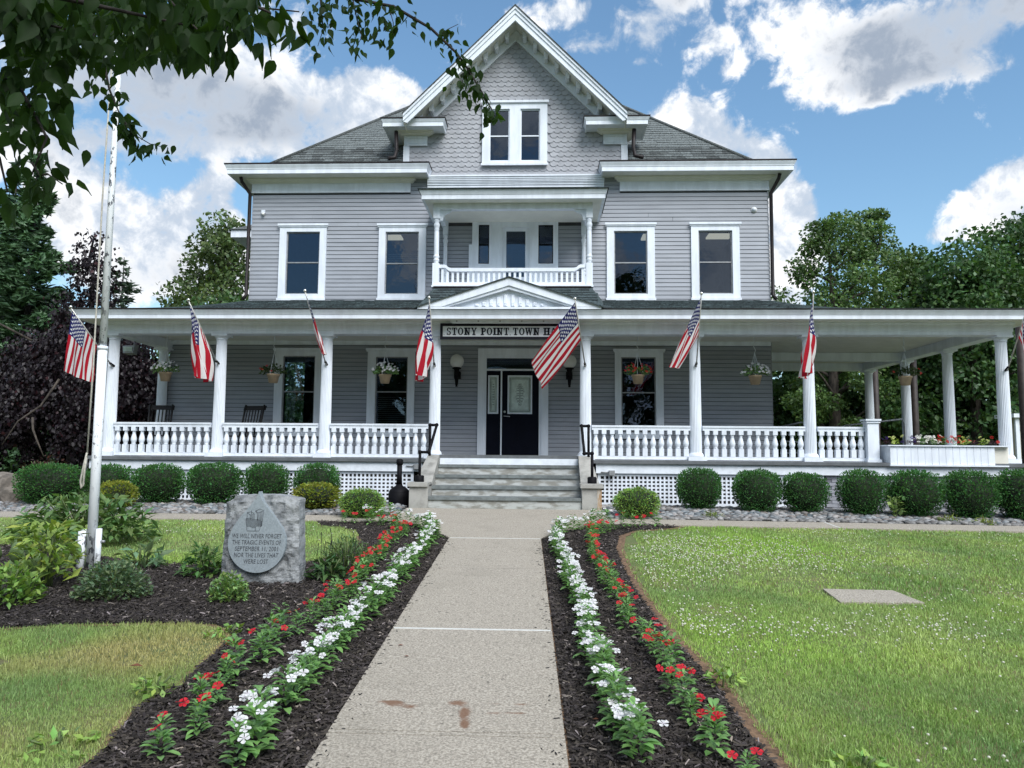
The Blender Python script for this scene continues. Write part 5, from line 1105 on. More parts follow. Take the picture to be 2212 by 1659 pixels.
YM = boxwood_mesh(11, YEW, 2600, .14, 2.2, .1); GMs = boxwood_mesh(13, SPI, 5200, .085, 2.0, .0)
shrub('golden_shrub', 'yellow-green shrub at the foot of the flagpole, in front of the boxwoods', 'shrub', -7.70, 13.55, .72, .53, YM, 'yellow-green shrubs'); shrub('golden_shrub', 'yellow-green shrub behind the right shoulder of the memorial stone', 'shrub', -4.10, 13.75, .86, .52, YM, 'yellow-green shrubs')
shrub('round_mound_shrub', 'bright green rounded mound shrub left of the steps', 'shrub', -3.02, 12.75, .78, .47, GMs, 'rounded mounds beside the steps'); shrub('round_mound_shrub', 'bright green rounded mound shrub right of the steps', 'shrub', 1.60, 13.1, .80, .53, GMs, 'rounded mounds beside the steps')

# ------------------------------------------------------------------ bedding plants
VL = LEAF('vinca_leaf', (.145, .27, .085), .2, .32, .5); PW = LEAF('white_petal', (.86, .87, .88), .35, .6, .2, (.8, .8, .8)); PR = LEAF('red_petal', (.62, .022, .04), .3, .55, .2, (.7, .05, .05))
STEM = M('green_stem', (.10, .14, .05), .6, .1, 10)
def leafset(r, n, h, rad, l0, asp, droop=.25, mat=VL, name='foliage', bright=1.0):
    """whorled broad leaves on short stems: each leaf two folded halves, three steps long"""
    vs = []; fs = []; tn = []
    for i in range(n):
        q = (i + .5) / n; a = i * 2.4 + r.uniform(-.4, .4); z = h * (.12 + .88 * q ** .8) * r.uniform(.85, 1.1); rr_ = rad * (.15 + .42 * r.random()) * (1.1 - .45 * q)
        b0 = np.array([math.cos(a) * rr_ * .6, math.sin(a) * rr_ * .6, z]); out = np.array([math.cos(a), math.sin(a), 0]); L = l0 * r.uniform(.7, 1.2) * (1.15 - .35 * q)
        el_ = r.uniform(-.1, .6) * (1 - q) + q * r.uniform(.15, .9) ; side = np.array([-math.sin(a), math.cos(a), 0]); w = L * asp; n0 = len(vs); t = r.uniform(.7, 1.35) * bright
        for k, (s, ww) in enumerate(((0, .12), (.35, .9), (.7, .8), (1, .02))):
            dz = math.sin(el_) * s - droop * s * s; p = b0 + out * (math.cos(el_) * s * L) + np.array([0, 0, dz * L])
            for e in (-1, 0, 1): vs.append(p + side * e * w * .5 * ww + np.array([0, 0, abs(e) * w * .16 * ww])); tn.append((t * 1.12 if e == 0 else t) * (1 + .15 * (k == 1)))
        for k in range(3):
            for e in (0, 1): fs.append((n0 + k * 3 + e, n0 + k * 3 + e + 1, n0 + k * 3 + 4 + e, n0 + k * 3 + 3 + e))
    tn = np.array(tn); T = np.stack([tn * r.uniform(.85, 1.05, len(tn)), tn, tn * .95], 1)
    return np_mesh(name, np.array(vs), np.array(fs), mat, T)
def blossom(mat, seed, name='blossom'):
    r = random.Random(seed); vs = [(0, 0, 0)]; fs = []; R_ = .0265
    for k in range(5):
        a = k * 1.2566 + r.uniform(-.1, .1); w = .63; z = r.uniform(.002, .009); n0 = len(vs)
        for (rr_, da) in ((.55, -w * .75), (.95, -w * .8), (1.08, -.12), (1.08, .2), (.92, w * .85), (.5, w * .7)): vs.append((R_ * rr_ * math.cos(a + da), R_ * rr_ * math.sin(a + da), z * rr_ - .004 * (rr_ > 1)))
        fs.append((0, n0, n0 + 1, n0 + 2)); fs.append((0, n0 + 2, n0 + 3)); fs.append((0, n0 + 3, n0 + 4, n0 + 5))
    me = bpy.data.meshes.new(name); me.from_pydata(vs, [], fs); me.materials.append(mat)
    ca = me.color_attributes.new('tint', 'FLOAT_COLOR', 'POINT')
    for i in range(len(vs)): k = .75 if i == 0 else r.uniform(.9, 1.06); ca.data[i].color = (k, k * (.9 if i == 0 else 1), k, 1)
    return me
BW = [blossom(PW, k) for k in range(3)]; BR = [blossom(PR, k + 9) for k in range(3)]
VF = [leafset(np.random.default_rng(40 + k), 52, .185, .082, .066, .48) for k in range(6)]
ORD = ['first', 'second', 'third', 'fourth', 'fifth', 'sixth', 'seventh', 'eighth', 'ninth', 'tenth', 'eleventh', 'twelfth', 'thirteenth', 'fourteenth', 'fifteenth', 'sixteenth', 'seventeenth', 'eighteenth', 'nineteenth', 'twentieth']
def ordw(i):
    if i < 20: return ORD[i]
    t = {2: 'twenty', 3: 'thirty', 4: 'forty', 5: 'fifty'}[(i + 1) // 10]; k = (i + 1) % 10
    return (t[:-1] + 'ieth') if k == 0 else t + '-' + ORD[k - 1]
def resample(P, d):
    out = [P[0]]; acc = 0
    for (x0, y0), (x1, y1) in zip(P, P[1:]):
        L = math.hypot(x1 - x0, y1 - y0); s = d - acc
        while s <= L: out.append((x0 + (x1 - x0) * s / L, y0 + (y1 - y0) * s / L)); s += d
        acc = (acc + L) % d if s > L else acc
        acc = L - (s - d)
    return out
ROWS = {'LR': [(-1.81, 3.75), (-1.85, 4.36), (-1.92, 4.84), (-1.88, 5.29), (-1.89, 5.61), (-1.8, 6.11), (-1.75, 6.43), (-1.79, 7.08), (-1.84, 7.88), (-1.87, 8.43), (-1.88, 8.89), (-1.96, 9.82), (-1.96, 10.3), (-1.99, 11.0), (-2.3, 11.7), (-2.8, 11.92), (-3.35, 12.02)],
        'LW': [(-1.41, 3.62), (-1.45, 4.48), (-1.47, 5.04), (-1.44, 5.56), (-1.43, 6.45), (-1.43, 7.06), (-1.46, 7.91), (-1.46, 8.46), (-1.47, 9.12), (-1.48, 9.76), (-1.50, 10.49), (-1.64, 11.2), (-1.95, 11.75), (-2.25, 12.02), (-2.75, 12.12)],
        'RW': [(.47, 3.74), (.42, 4.07), (.37, 4.76), (.33, 5.46), (.35, 6.19), (.34, 6.93), (.29, 7.41), (.26, 8.26), (.23, 8.85), (.2, 9.56), (.2, 10.47), (.26, 11.0), (.46, 11.5), (.75, 11.85), (1.1, 12.08)],
        'RR': [(.90, 3.64), (.82, 4.84), (.78, 5.36), (.72, 6.09), (.69, 6.75), (.66, 7.57), (.63, 8.3), (.61, 9.27), (.64, 10.2), (.70, 10.9), (1.0, 11.45), (1.4, 11.9), (1.9, 12.1)]}
RN = {'LR': 'red-flowered vinca from the camera end of the red row left of the path', 'LW': 'white-flowered vinca from the camera end of the white row left of the path', 'RW': 'white-flowered vinca from the camera end of the white row right of the path', 'RR': 'red-flowered vinca from the camera end of the red row right of the path'}
for key, P in ROWS.items():
    red = key[1] == 'R'; sp_ = .235 if red else .172
    pts = resample(P, sp_)
    for i, (x, yy) in enumerate(pts):
        x += random.uniform(-.035, .035) if not red else random.uniform(-.045, .045); yy += random.uniform(-.05, .05)
        s = random.uniform(.75, 1.2) * (.98 if red else 1.08); z = g(x, yy) + .012
        t = thing('vinca_plant', ordw(i) + ' ' + RN[key], 'flowering plant', (x, yy, z), RN[key].split(' from')[0] + 's, ' + RN[key].split('end of the ')[1])
        place('foliage', random.choice(VF), t, (x, yy, z), rot=(0, 0, random.uniform(0, 6.28)), scale=(s, s, s * random.uniform(1.0, 1.3)))
        nb2 = random.choice((1, 2, 3, 3, 4, 5)) if red else random.randint(4, 9)
        if yy < 5: nb2 = max(2, nb2 - 1)
        for k in range(nb2):
            a = random.uniform(0, 6.28); q = math.sqrt(random.random()) * .095 * s; zz = z + s * (.235 - q * .5) * random.uniform(.93, 1.1)
            e = Euler((random.uniform(.1, .8), 0, random.uniform(-.8, .8) + (0 if random.random() < .65 else a)))
            f = random.uniform(.8, 1.1) * (1.0 if red else .98)
            place('blossom', random.choice(BR if red else BW), t, (x + math.cos(a) * q, yy + math.sin(a) * q, zz), rot=e, scale=(f, f, f))
# fallen petals on the mulch
pet = []
for i in range(26):
    x, yy = random.choice(((random.uniform(.18, .9), random.uniform(3.7, 8)), (random.uniform(-1.9, -1.2), random.uniform(3.7, 8)))); pet.append((x, yy))
FP = tag(place('fallen_petals', None), kind='stuff') if False else None
vs = []; fs = []
for (x, yy) in pet:
    a = random.uniform(0, 3); s = random.uniform(.008, .014); n0 = len(vs); z = g(x, yy) + .03
    for (p, q) in ((1, 0), (0, .7), (-1, 0), (0, -.7)): vs.append((x + s * (p * math.cos(a) - q * math.sin(a)), yy + s * (p * math.sin(a) + q * math.cos(a)), z + random.uniform(-.003, .005)))
    fs.append((n0, n0 + 1, n0 + 2, n0 + 3))
tag(place('fallen_petals', np_mesh('fallen_petals', np.array(vs), np.array(fs), PW, np.ones(len(vs)))), kind='stuff')
# dry leaves and litter
DRY = M('dry_brown_leaf', (.17, .065, .035), .8, .2, 20)
for i, (x, yy, s, lab) in enumerate(((-2.62, 4.95, .045, 'dark red fallen leaf lying on the near left lawn'), (-1.02, 5.6, .022, 'small brown fallen leaf at the left edge of the path'), (-.93, 5.35, .02, 'small orange leaf lying on the path near its left side'), (.3, 4.32, .022, 'small brown leaf on the mulch right of the path'), (.86, 4.55, .02, 'tiny reddish leaf between the right flower rows'))):
    z = g(x, yy) + (.065 if i == 0 else .036); tag(MB().add([(-s, 0, 0), (-.2 * s, -.5 * s, .2 * s), (s, .1 * s, 0), (-.1 * s, .55 * s, .25 * s)], [(0, 1, 2), (0, 2, 3)]).build('fallen_leaf', DRY, None, (x, yy, z)), lab, 'leaf')
# planter flowers
PV = leafset(np.random.default_rng(5), 40, .12, .18, .07, .5, mat=LEAF('purple_foliage', (.05, .015, .03), .2)); PVG = leafset(np.random.default_rng(6), 40, .14, .16, .07, .5, mat=LEAF('lime_foliage', (.25, .32, .06), .3))
PP = [LEAF('planter_white', (.8, .8, .8), .3), LEAF('planter_red', (.5, .02, .02), .3), LEAF('planter_purple', (.04, .015, .14), .3), LEAF('planter_lime', (.5, .55, .2), .3)]
BP_ = [blossom(m_, 60 + k) for k, m_ in enumerate(PP)]
def pplant(x, leaf, bl, nb_, lab, h=.0):
    t = thing('potted_flower', lab, 'flowering plant', (x, 16.0, 1.33), 'flowers in the white planter box'); place('foliage', leaf, t, (x, 16.0, 1.32), scale=(.9, .9, .9 + h), rot=(0, 0, random.uniform(0, 6)))
    for k in range(nb_):
        place('blossom', BP_[bl], t, (x + random.uniform(-.13, .13), 15.86 + random.uniform(0, .2), 1.36 + random.uniform(.02, .16)), rot=(random.uniform(.3, 1.2), random.uniform(-.4, .4), random.uniform(0, 6)), scale=(1.3,) * 3)
for a in ((7.08, PV, 2, 3, 'dark purple foliage at the left end of the planter box'), (7.26, PVG, 3, 6, 'lime green plant near the left end of the planter box'), (7.55, PV, 2, 10, 'violet flowers left of the white petunias in the planter'), (7.80, VF[0], 0, 16, 'left clump of white petunias in the planter box'), (8.02, VF[1], 0, 14, 'right clump of white petunias in the planter box'), (8.25, VF[2], 1, 10, 'left clump of red flowers in the planter box'), (8.45, VF[3], 1, 14, 'right clump of red flowers in the planter box'), (8.66, PVG, 3, 6, 'lime green plant right of the red flowers in the planter'), (8.86, PV, 1, 2, 'maroon foliage right of the lime plant in the planter'), (9.03, PVG, 3, 4, 'pale lime plant near the right end of the planter'), (9.22, PV, 1, 2, 'maroon foliage at the right end of the planter beside the column')): pplant(*a)

# hanging baskets
POT = M('beige_hanging_pot', (.44, .33, .22), .6, .08, 8)
for (x, z, kind_, lab) in ((-8.612, 2.96, 'w', 'hanging basket of white flowers in the leftmost porch bay'), (-6.113, 2.93, 'g', 'hanging basket of green foliage in the second porch bay from the left'), (-3.561, 2.93, 'w', 'hanging basket of white flowers in front of the window left of the steps'), (2.109, 2.945, 'r', 'hanging basket of orange-red flowers in front of the window right of the steps'), (4.685, 2.94, 'w', 'hanging basket of white flowers by the right wall corner'), (7.937, 2.94, 'g', 'hanging basket of reddish green foliage under the right porch roof')):
    yy = 16.9; t = thing('hanging_basket', lab, 'hanging basket', (x, yy, z - .2), 'hanging baskets along the porch')
    MB().lathe([(.095, z - .29), (.132, z - .13), (.145, z - .125), (.145, z - .09), (.12, z - .09)], (x, yy, 0), 20).build('pot', POT, t)
    q = MB(); zc = z + .62
    for k in range(9): q.tube([(x + (.012 if k % 2 else 0), yy + (0 if k % 2 else .012), zc + k * .032), (x - (.012 if k % 2 else 0), yy - (0 if k % 2 else .012), zc + k * .032 + .036)], .0075, 5)
    for a in (.3, 2.4, 4.5): q.tube([(x + .14 * math.cos(a), yy + .14 * math.sin(a), z - .09), (x, yy, z + .42)], .006, 5)
    q.tube([(x, yy, z + .42), (x + .02, yy, z + .48), (x - .02, yy, z + .56), (x, yy, zc)], .009, 5); q.build('chain', WHITE_OLD, t)
    n = 190; d = rng.normal(0, 1, (n, 3)); d[:, 2] = np.abs(d[:, 2]) * .7 - .12; d /= np.linalg.norm(d, axis=1, keepdims=True); C = np.array([x, yy, z - .05]) + d * rng.uniform(.45, 1.0, (n, 1)) * np.array([.31, .28, .22])
    cloud('foliage', C, d + [0, 0, -.2], .4, rng.uniform(.06, .1, n), .5, VL if kind_ != 'g' else LEAF('basket_leaf', (.05, .085, .03), .2), rtint(n, .5, 1.2), t)
    for k in range({'w': 34, 'r': 26, 'g': 4}[kind_]):
        d_ = rng.normal(0, 1, 3); d_[2] = abs(d_[2]) * .8; d_[1] = -abs(d_[1]); d_ /= np.linalg.norm(d_); place('blossom', random.choice(BW) if kind_ == 'w' else BP_[1], t, (x + d_[0] * .31, yy + d_[1] * .29, z - .05 + d_[2] * .24), rot=(random.uniform(.5, 1.3), random.uniform(-.4, .4), 0), scale=(.95,) * 3)

# ------------------------------------------------------------------ perennials in the left bed
def leafy(name, lab, cat, x, yy, h, w, n, l, asp, col, grp=None, upb=.5, dome=True, trans=.22, stems=8, jit=.45, shade=(.6, 1.35), depth=None):
    z = g(x, yy) + .01; t = thing(name, lab, cat, (x, yy, z), grp); d = rng.normal(0, 1, (n, 3)); d[:, 2] = np.abs(d[:, 2]); d /= np.linalg.norm(d, axis=1, keepdims=True)
    C = np.array([x, yy, z + h * .08]) + d * (rng.uniform(.35, 1.0, (n, 1)) ** .6) * np.array([w / 2, (depth or w) / 2, h * .92])
    if not dome: C[:, 2] = z + rng.uniform(.15, 1, n) * h
    dirs = d * np.array([1, 1, .3]) + np.array([0, 0, upb - .35])
    cloud('foliage', C, dirs, jit, l * rng.uniform(.7, 1.25, n), asp, LEAF(name + '_leaf', col, trans), rtint(n, *shade), t, up=np.array([0, 0, 1.0]), fold=.08)
    q = MB()
    for k in range(stems): a = random.uniform(0, 6.28); r_ = random.uniform(.2, .75); q.tube([(x + .06 * math.cos(a), yy + .06 * math.sin(a), z - .02), (x + w * .25 * r_ * math.cos(a), yy + w * .25 * r_ * math.sin(a), z + h * .5), (x + w * .42 * r_ * math.cos(a), yy + w * .42 * r_ * math.sin(a), z + h * .85)], .007, 5)
    q.build('stem', STEM, t); return t
leafy('peony_bush', 'large dark green peony bush behind the flagpole base', 'bush', -6.05, 9.95, .68, 2.0, 1000, .16, .40, (.12, .21, .07), upb=.25, stems=16, depth=1.3)
leafy('peony_bush', 'pale yellow-green peony clump left of the flagpole base', 'bush', -4.83, 7.35,   .62, .66, 330, .13, .34, (.26, .36, .08), upb=.3, dome=False, stems=10)
leafy('chrysanthemum', 'grey-green rounded chrysanthemum in front of the flagpole', 'plant', -3.93, 6.95, .36, .70, 1700, .05, .5, (.13, .20, .105), upb=.6, depth=.6)
leafy('chrysanthemum', 'bright green chrysanthemum at the far left edge of the bed', 'plant', -4.72, 6.65, .37, .62, 560, .075, .5, (.20, .33, .075), upb=.5)
leafy('peony_seedling', 'small grey-green peony spreading right of the flagpole', 'plant', -4.42, 8.35, .30, .62, 80, .17, .30, (.16, .25, .13), upb=.3, stems=6)
leafy('leafy_perennial', 'dark leafy perennial just left of the memorial stone', 'plant', -3.55, 7.95, .36, .50, 180, .12, .36, (.10, .20, .06), upb=.4, stems=6)
leafy('chrysanthemum', 'small round light green chrysanthemum below the memorial stone', 'plant', -2.84, 6.92, .27, .38, 700, .045, .6, (.20, .33, .11), upb=.6)
sal = leafy('salvia', 'grey-green salvia with thin purple spikes right of the memorial stone', 'plant', -2.08, 8.15, .42, .62, 620, .09, .16, (.13, .21, .085), upb=.8, stems=6, depth=.5)
leafy('leafy_perennial', 'broad dark leaves at the right foot of the memorial stone', 'plant', -2.20, 7.85, .26, .42, 110, .13, .34, (.055, .115, .04), upb=.3, stems=5)
q = MB(); 
for k in range(16): x = -2.08 + random.uniform(-.34, .34); yy = 8.15 + random.uniform(-.2, .3); z = g(x, yy); q.tube([(x, yy, z + .1), (x + random.uniform(-.05, .05), yy, z + random.uniform(.30, .52))], [.002, .004], 5)
q.build('flower_spike', LEAF('salvia_spike', (.26, .24, .48), .2), sal)
tk = np.ones(1)
for (x, yy, h, w, n, lab) in ((-2.42, 3.85, .08, .42, 46, 'low broad-leaved weed at the bottom of the near left lawn'), (-2.33, 4.62, .12, .30, 40, 'small broad-leaved weed at the edge of the left mulch bed'), (1.16, 5.0, .10, .35, 50, 'clover weed clump on the right bed edge'), (1.52, 3.85, .07, .34, 40, 'broad-leaved weed at the bottom of the right lawn'), (-2.4, 5.85, .08, .34, 46, 'flat rosette weed in the near left lawn')): leafy('broadleaf_weed', lab, 'weed', x, yy, h, w, n, .06, .5, (.22, .36, .08), upb=.35, stems=3)
leafy('weed_sapling', 'pale green weed sapling between boxwoods in front of the painted brick', 'weed', 6.2, 13.72, .40, .30, 60, .10, .7, (.20, .30, .10), dome=False, stems=3)
leafy('climbing_ivy', 'ivy climbing the lattice end between two right boxwoods', 'vine', 4.42, 14.9, .72, .30, 110, .10, .8, (.08, .16, .06), dome=False, stems=4)
for (x, yy, lab) in ((2.9, 13.25, 'yellow-green grass tuft in the rocks near the steps boxwood'), (6.9, 13.3, 'yellow-green grass tuft in the rocks below the planter'), (7.3, 13.05, 'small grass tuft at the walk edge on the right')): leafy('grass_tuft', lab, 'weed', x, yy, .13, .42, 80, .11, .12, (.22, .28, .06), upb=.8, stems=1)
# prickly pear
PPM = M('prickly_pear_pad', (.12, .19, .07), .55, .12, 20); t = thing('prickly_pear', 'prickly pear cactus clump with flat pads at the left edge of the bed', 'cactus', (-5.42, 8.1, g(-5.42, 8.1)))
pad = MB().lathe([(.002, 0), (.03, .02), (.062, .08), (.066, .12), (.045, .17), (.004, .19)], n=12).mesh('pad', PPM)
for k in range(22):
    x, yy = -5.42 + random.uniform(-.42, .42), 8.1 + random.uniform(-.25, .25); place('pad', pad, t, (x, yy, g(x, yy) + random.choice((0, .0, .13))), rot=(random.uniform(-.4, .4), random.uniform(-.5, .5), random.uniform(-.6, .6)), scale=(1, .28, random.uniform(.8, 1.15)))
# boulder
bm = bmesh.new(); bmesh.ops.create_icosphere(bm, subdivisions=4, radius=1)
for v in bm.verts: n = 1 + .22 * mno.fractal(v.co * 1.4, 1.0, 2, 4); v.co = Vector((v.co.x * .62, v.co.y * .4, v.co.z * .40)) * n
me = bpy.data.meshes.new('boulder'); bm.to_mesh(me); bm.free(); me.materials.append(M('brown_grey_boulder', (.19, .165, .14), .85, .25, 6, bump=.6, bscale=18)); tag(place('boulder', me, None, (-10.35, 14.45, .22)), 'brown-grey boulder at the left end of the boxwood row', 'boulder')

# ------------------------------------------------------------------ mulch chips, grass, clover
def scatter(poly, dens):
    xs_ = [p[0] for p in poly]; ys_ = [p[1] for p in poly]; A = (max(xs_) - min(xs_)) * (max(ys_) - min(ys_)); n = int(A * dens); x = rng.uniform(min(xs_), max(xs_), n); yy = rng.uniform(min(ys_), max(ys_), n); k = inpoly(x, yy, poly); return x[k], yy[k]
CHIP = bpy.data.materials.new('mulch_chip'); CHIP.use_nodes = True; b = NB(CHIP.node_tree); p = b.n['Principled BSDF']; b.put(p.inputs['Base Color'], b.new('ShaderNodeAttribute', attribute_name='tint').outputs['Color']); p.inputs['Roughness'].default_value = .9; p.inputs['Specular IOR Level'].default_value = .15
for poly in (BED_R, BED_L):
    x, yy = scatter(poly, 3000); keep = rng.random(len(x)) < np.clip(1.25 - .075 * yy, .35, 1) ; x, yy = x[keep], yy[keep]; n = len(x)
    z = gv(x, yy) + .012 + rng.uniform(.002, .022, n); a = rng.uniform(0, 6.28, n); tl = rng.normal(0, .28, n); l = rng.uniform(.010, .034, n); w = rng.uniform(.003, .0085, n)
    d = np.stack([np.cos(a) * np.cos(tl), np.sin(a) * np.cos(tl), np.sin(tl)], 1); s = np.stack([-np.sin(a), np.cos(a), rng.normal(0, .3, n)], 1); C = np.stack([x, yy, z], 1); u = np.array([0, 0, 1.0])
    V = np.stack([C - d * l[:, None] - s * w[:, None], C - d * l[:, None] + s * w[:, None], C + d * l[:, None] + s * w[:, None] * .6, C + d * l[:, None] - s * w[:, None] * .6, C + u * w[:, None] * .9 - d * l[:, None] * .8, C + u * w[:, None] * .9 + d * l[:, None] * .8], 1).reshape(-1, 3)
    I0 = np.arange(n)[:, None] * 6; F = np.concatenate([I0 + [0, 3, 5], I0 + [0, 5, 4], I0 + [1, 4, 5], I0 + [1, 5, 2]], 1).reshape(-1, 3)
    v = rng.uniform(.014, .066, n) * np.where(rng.random(n) < .06, 4, 1); T = np.stack([v * 1.14, v * .98, v * rng.uniform(.8, 1.0, n)], 1)
    tag(place('mulch_chips', np_mesh('mulch_chips', V, F, CHIP, np.repeat(T, 6, axis=0))), kind='stuff')
# a few chips kicked onto the walk
vs = []; fs = []
for i in range(170):
    yy = random.uniform(3.4, 10.4); x = (pxr(yy) - abs(random.gauss(0, .05))) if i % 2 else (pxl(yy) + abs(random.gauss(0, .05))); z = g(x, yy) + .031; a = random.uniform(0, 3.1); l = random.uniform(.006, .02); w = random.uniform(.002, .005); n0 = len(vs); c, s = math.cos(a), math.sin(a)
    vs += [(x - c * l - s * w, yy - s * l + c * w, z), (x - c * l + s * w, yy - s * l - c * w, z), (x + c * l + s * w, yy + s * l - c * w, z), (x + c * l - s * w, yy + s * l + c * w, z), (x - c * l * .7, yy - s * l * .7, z + w), (x + c * l * .7, yy + s * l * .7, z + w)]; fs += [(n0, n0 + 4, n0 + 5, n0 + 3), (n0 + 1, n0 + 2, n0 + 5, n0 + 4)]
tag(place('spilled_chips', np_mesh('spilled_chips', np.array(vs), np.array(fs), CHIP, np.full(len(vs), .03))), kind='stuff')
GR = LEAF('grass_blade', (1, 1, 1), .3, .5, .3, (1.2, 1.25, .7))
def lawncol(x, yy):
    n1 = vnoise(x, yy, 1.6, 1); n2 = vnoise(x, yy, 5, 2); n3 = vnoise(x, yy, .7, 5)
    c = np.stack([.315 + .095 * n1 + .05 * n2, .44 + .085 * n1 + .05 * n2, .15 + .04 * n1], 1)
    dry = np.clip((-x - 1.4) / .8, 0, 1) * np.clip((6.8 - yy) / 1.0, 0, 1) * np.clip(.32 + .75 * vnoise(x, yy, 2.3, 8) + .2 * n2, 0, 1)      # the near left lawn is burnt in patches
    dry = np.maximum(dry, np.clip(n3 * .7 + n2 * .3 - .55, 0, .5)); dry = np.clip(dry, 0, .9)[:, None]
    c = c * (1 - dry) + np.array([.50, .42, .21]) * dry
    fresh = np.clip(vnoise(x, yy, 1.1, 21) - .25, 0, .7)[:, None]; return np.clip(c * (1 - fresh) + np.array([.33, .54, .09]) * fresh, .02, .62)
def grass(name, x, yy, hmin, hmax, w):
    n = len(x); z = gv(x, yy); h = rng.uniform(hmin, hmax, n) * (1 + .45 * vnoise(x, yy, 4, 31) + .25 * vnoise(x, yy, 14, 32)); a = rng.uniform(0, 6.28, n); ln_ = np.abs(rng.normal(.35, .3, n)); la = rng.uniform(0, 6.28, n)
    h *= np.where(rng.random(n) < .05, 1.7, 1)
    sx = np.stack([np.cos(a), np.sin(a), 0 * a], 1) * (w * rng.uniform(.6, 1.4, n))[:, None]; C = np.stack([x, yy, z], 1); L = np.stack([np.cos(la), np.sin(la), 0 * a], 1) * (ln_ * h)[:, None]; U = np.stack([0 * h, 0 * h, h], 1)
    m_ = C + U * .6 + L * .35; tip = C + U * (1 - .25 * np.clip(ln_, 0, 1))[:, None] + L
    V = np.stack([C - sx, C + sx, m_ + sx * .7, m_ - sx * .7, tip], 1).reshape(-1, 3); I0 = np.arange(n)[:, None] * 5; F = np.concatenate([I0 + [0, 1, 2], I0 + [0, 2, 3], I0 + [3, 2, 4]], 1).reshape(-1, 3)
    T = lawncol(x, yy) * rng.uniform(.7, 1.3, n)[:, None]; straw = rng.random(n) < .06; T[straw] = np.array([.30, .25, .13]) * rng.uniform(.7, 1.1, (straw.sum(), 1))
    tag(place(name, np_mesh(name, V, F, GR, np.repeat(T, 5, axis=0))), kind='stuff')
def lawnpts(x0, x1, y0, y1, dens):
    n = int((x1 - x0) * (y1 - y0) * dens); x = rng.uniform(x0, x1, n); yy = rng.uniform(y0, y1, n)
    k = ~inpoly(x, yy, grow(BED_R, .06)) & ~inpoly(x, yy, BED_L) & ~((x > pxl(yy) - .02) & (x < pxr(yy) + .02)) & ~((x > 2.79 + .03 * np.sin(yy * 31)) & (x < 3.45 + .03 * np.sin(yy * 23)) & (yy > 7.31 + .02 * np.sin(x * 27)) & (yy < 7.73 + .03 * np.sin(x * 19))) & ~((x > -2.6) & (x < 1.3) & (yy > 10.4)) & ((yy < 12.22))
    k &= rng.random(n) < np.where(inpoly(x, yy, grow(BED_R, .16)), .45, 1)
    k &= np.abs(x) < .74 * yy + 1.6
    return x[k], yy[k]
for (x0, x1, y0, y1, dn, h0, h1, w) in ((-3.6, 4.2, 3.2, 5.2, 13000, .014, .036, .0021), (-5.2, 5.2, 5.2, 7.6, 8000, .014, .036, .0028), (-9.5, 9.6, 7.6, 12.24, 2300, .016, .040, .0050)):
    x, yy = lawnpts(x0, x1, y0, y1, dn); grass('grass', x, yy, h0, h1, w)
# clover heads
CLV = LEAF('clover_head', (.66, .66, .58), .2, .8, .1); vs = []; fs = []; off = 0; v0, f0 = SV[6]; v0 = v0 / np.abs(v0).max(0)
def clover(n, x0, x1, y0, y1, th):
    global off
    x = rng.uniform(x0, x1, n); yy = rng.uniform(y0, y1, n); k = (vnoise(x, yy, 1.5, 77) + rng.uniform(-.5, .5, n) > th) & ~inpoly(x, yy, grow(BED_R, .15)) & ~inpoly(x, yy, BED_L) & ~((x > 2.7) & (x < 3.55) & (yy > 7.2) & (yy < 7.85)) & ~((x > -2.5) & (x < 1.4) & (yy > 10)) & ((x > 1) | (x < -2))
    for a, c in zip(x[k], yy[k]): s = random.uniform(.0055, .0095); vs.append(v0 * [s, s, s * .9] + (a, c, g(a, c) + random.uniform(.035, .06))); fs.append(f0 + off); off += len(v0)
clover(3000, 1.0, 8, 5.2, 12.2, .12); clover(1900, 1.0, 3.4, 6.0, 11, -.05); clover(420, 1.2, 4.4, 3.6, 5.5, .25); clover(650, -9, -2.3, 9.6, 12.2, .2)
V = np.concatenate(vs); tag(place('clover_heads', np_mesh('clover_heads', V, np.concatenate(fs), CLV, rng.uniform(.8, 1.1, len(V)))), kind='stuff')
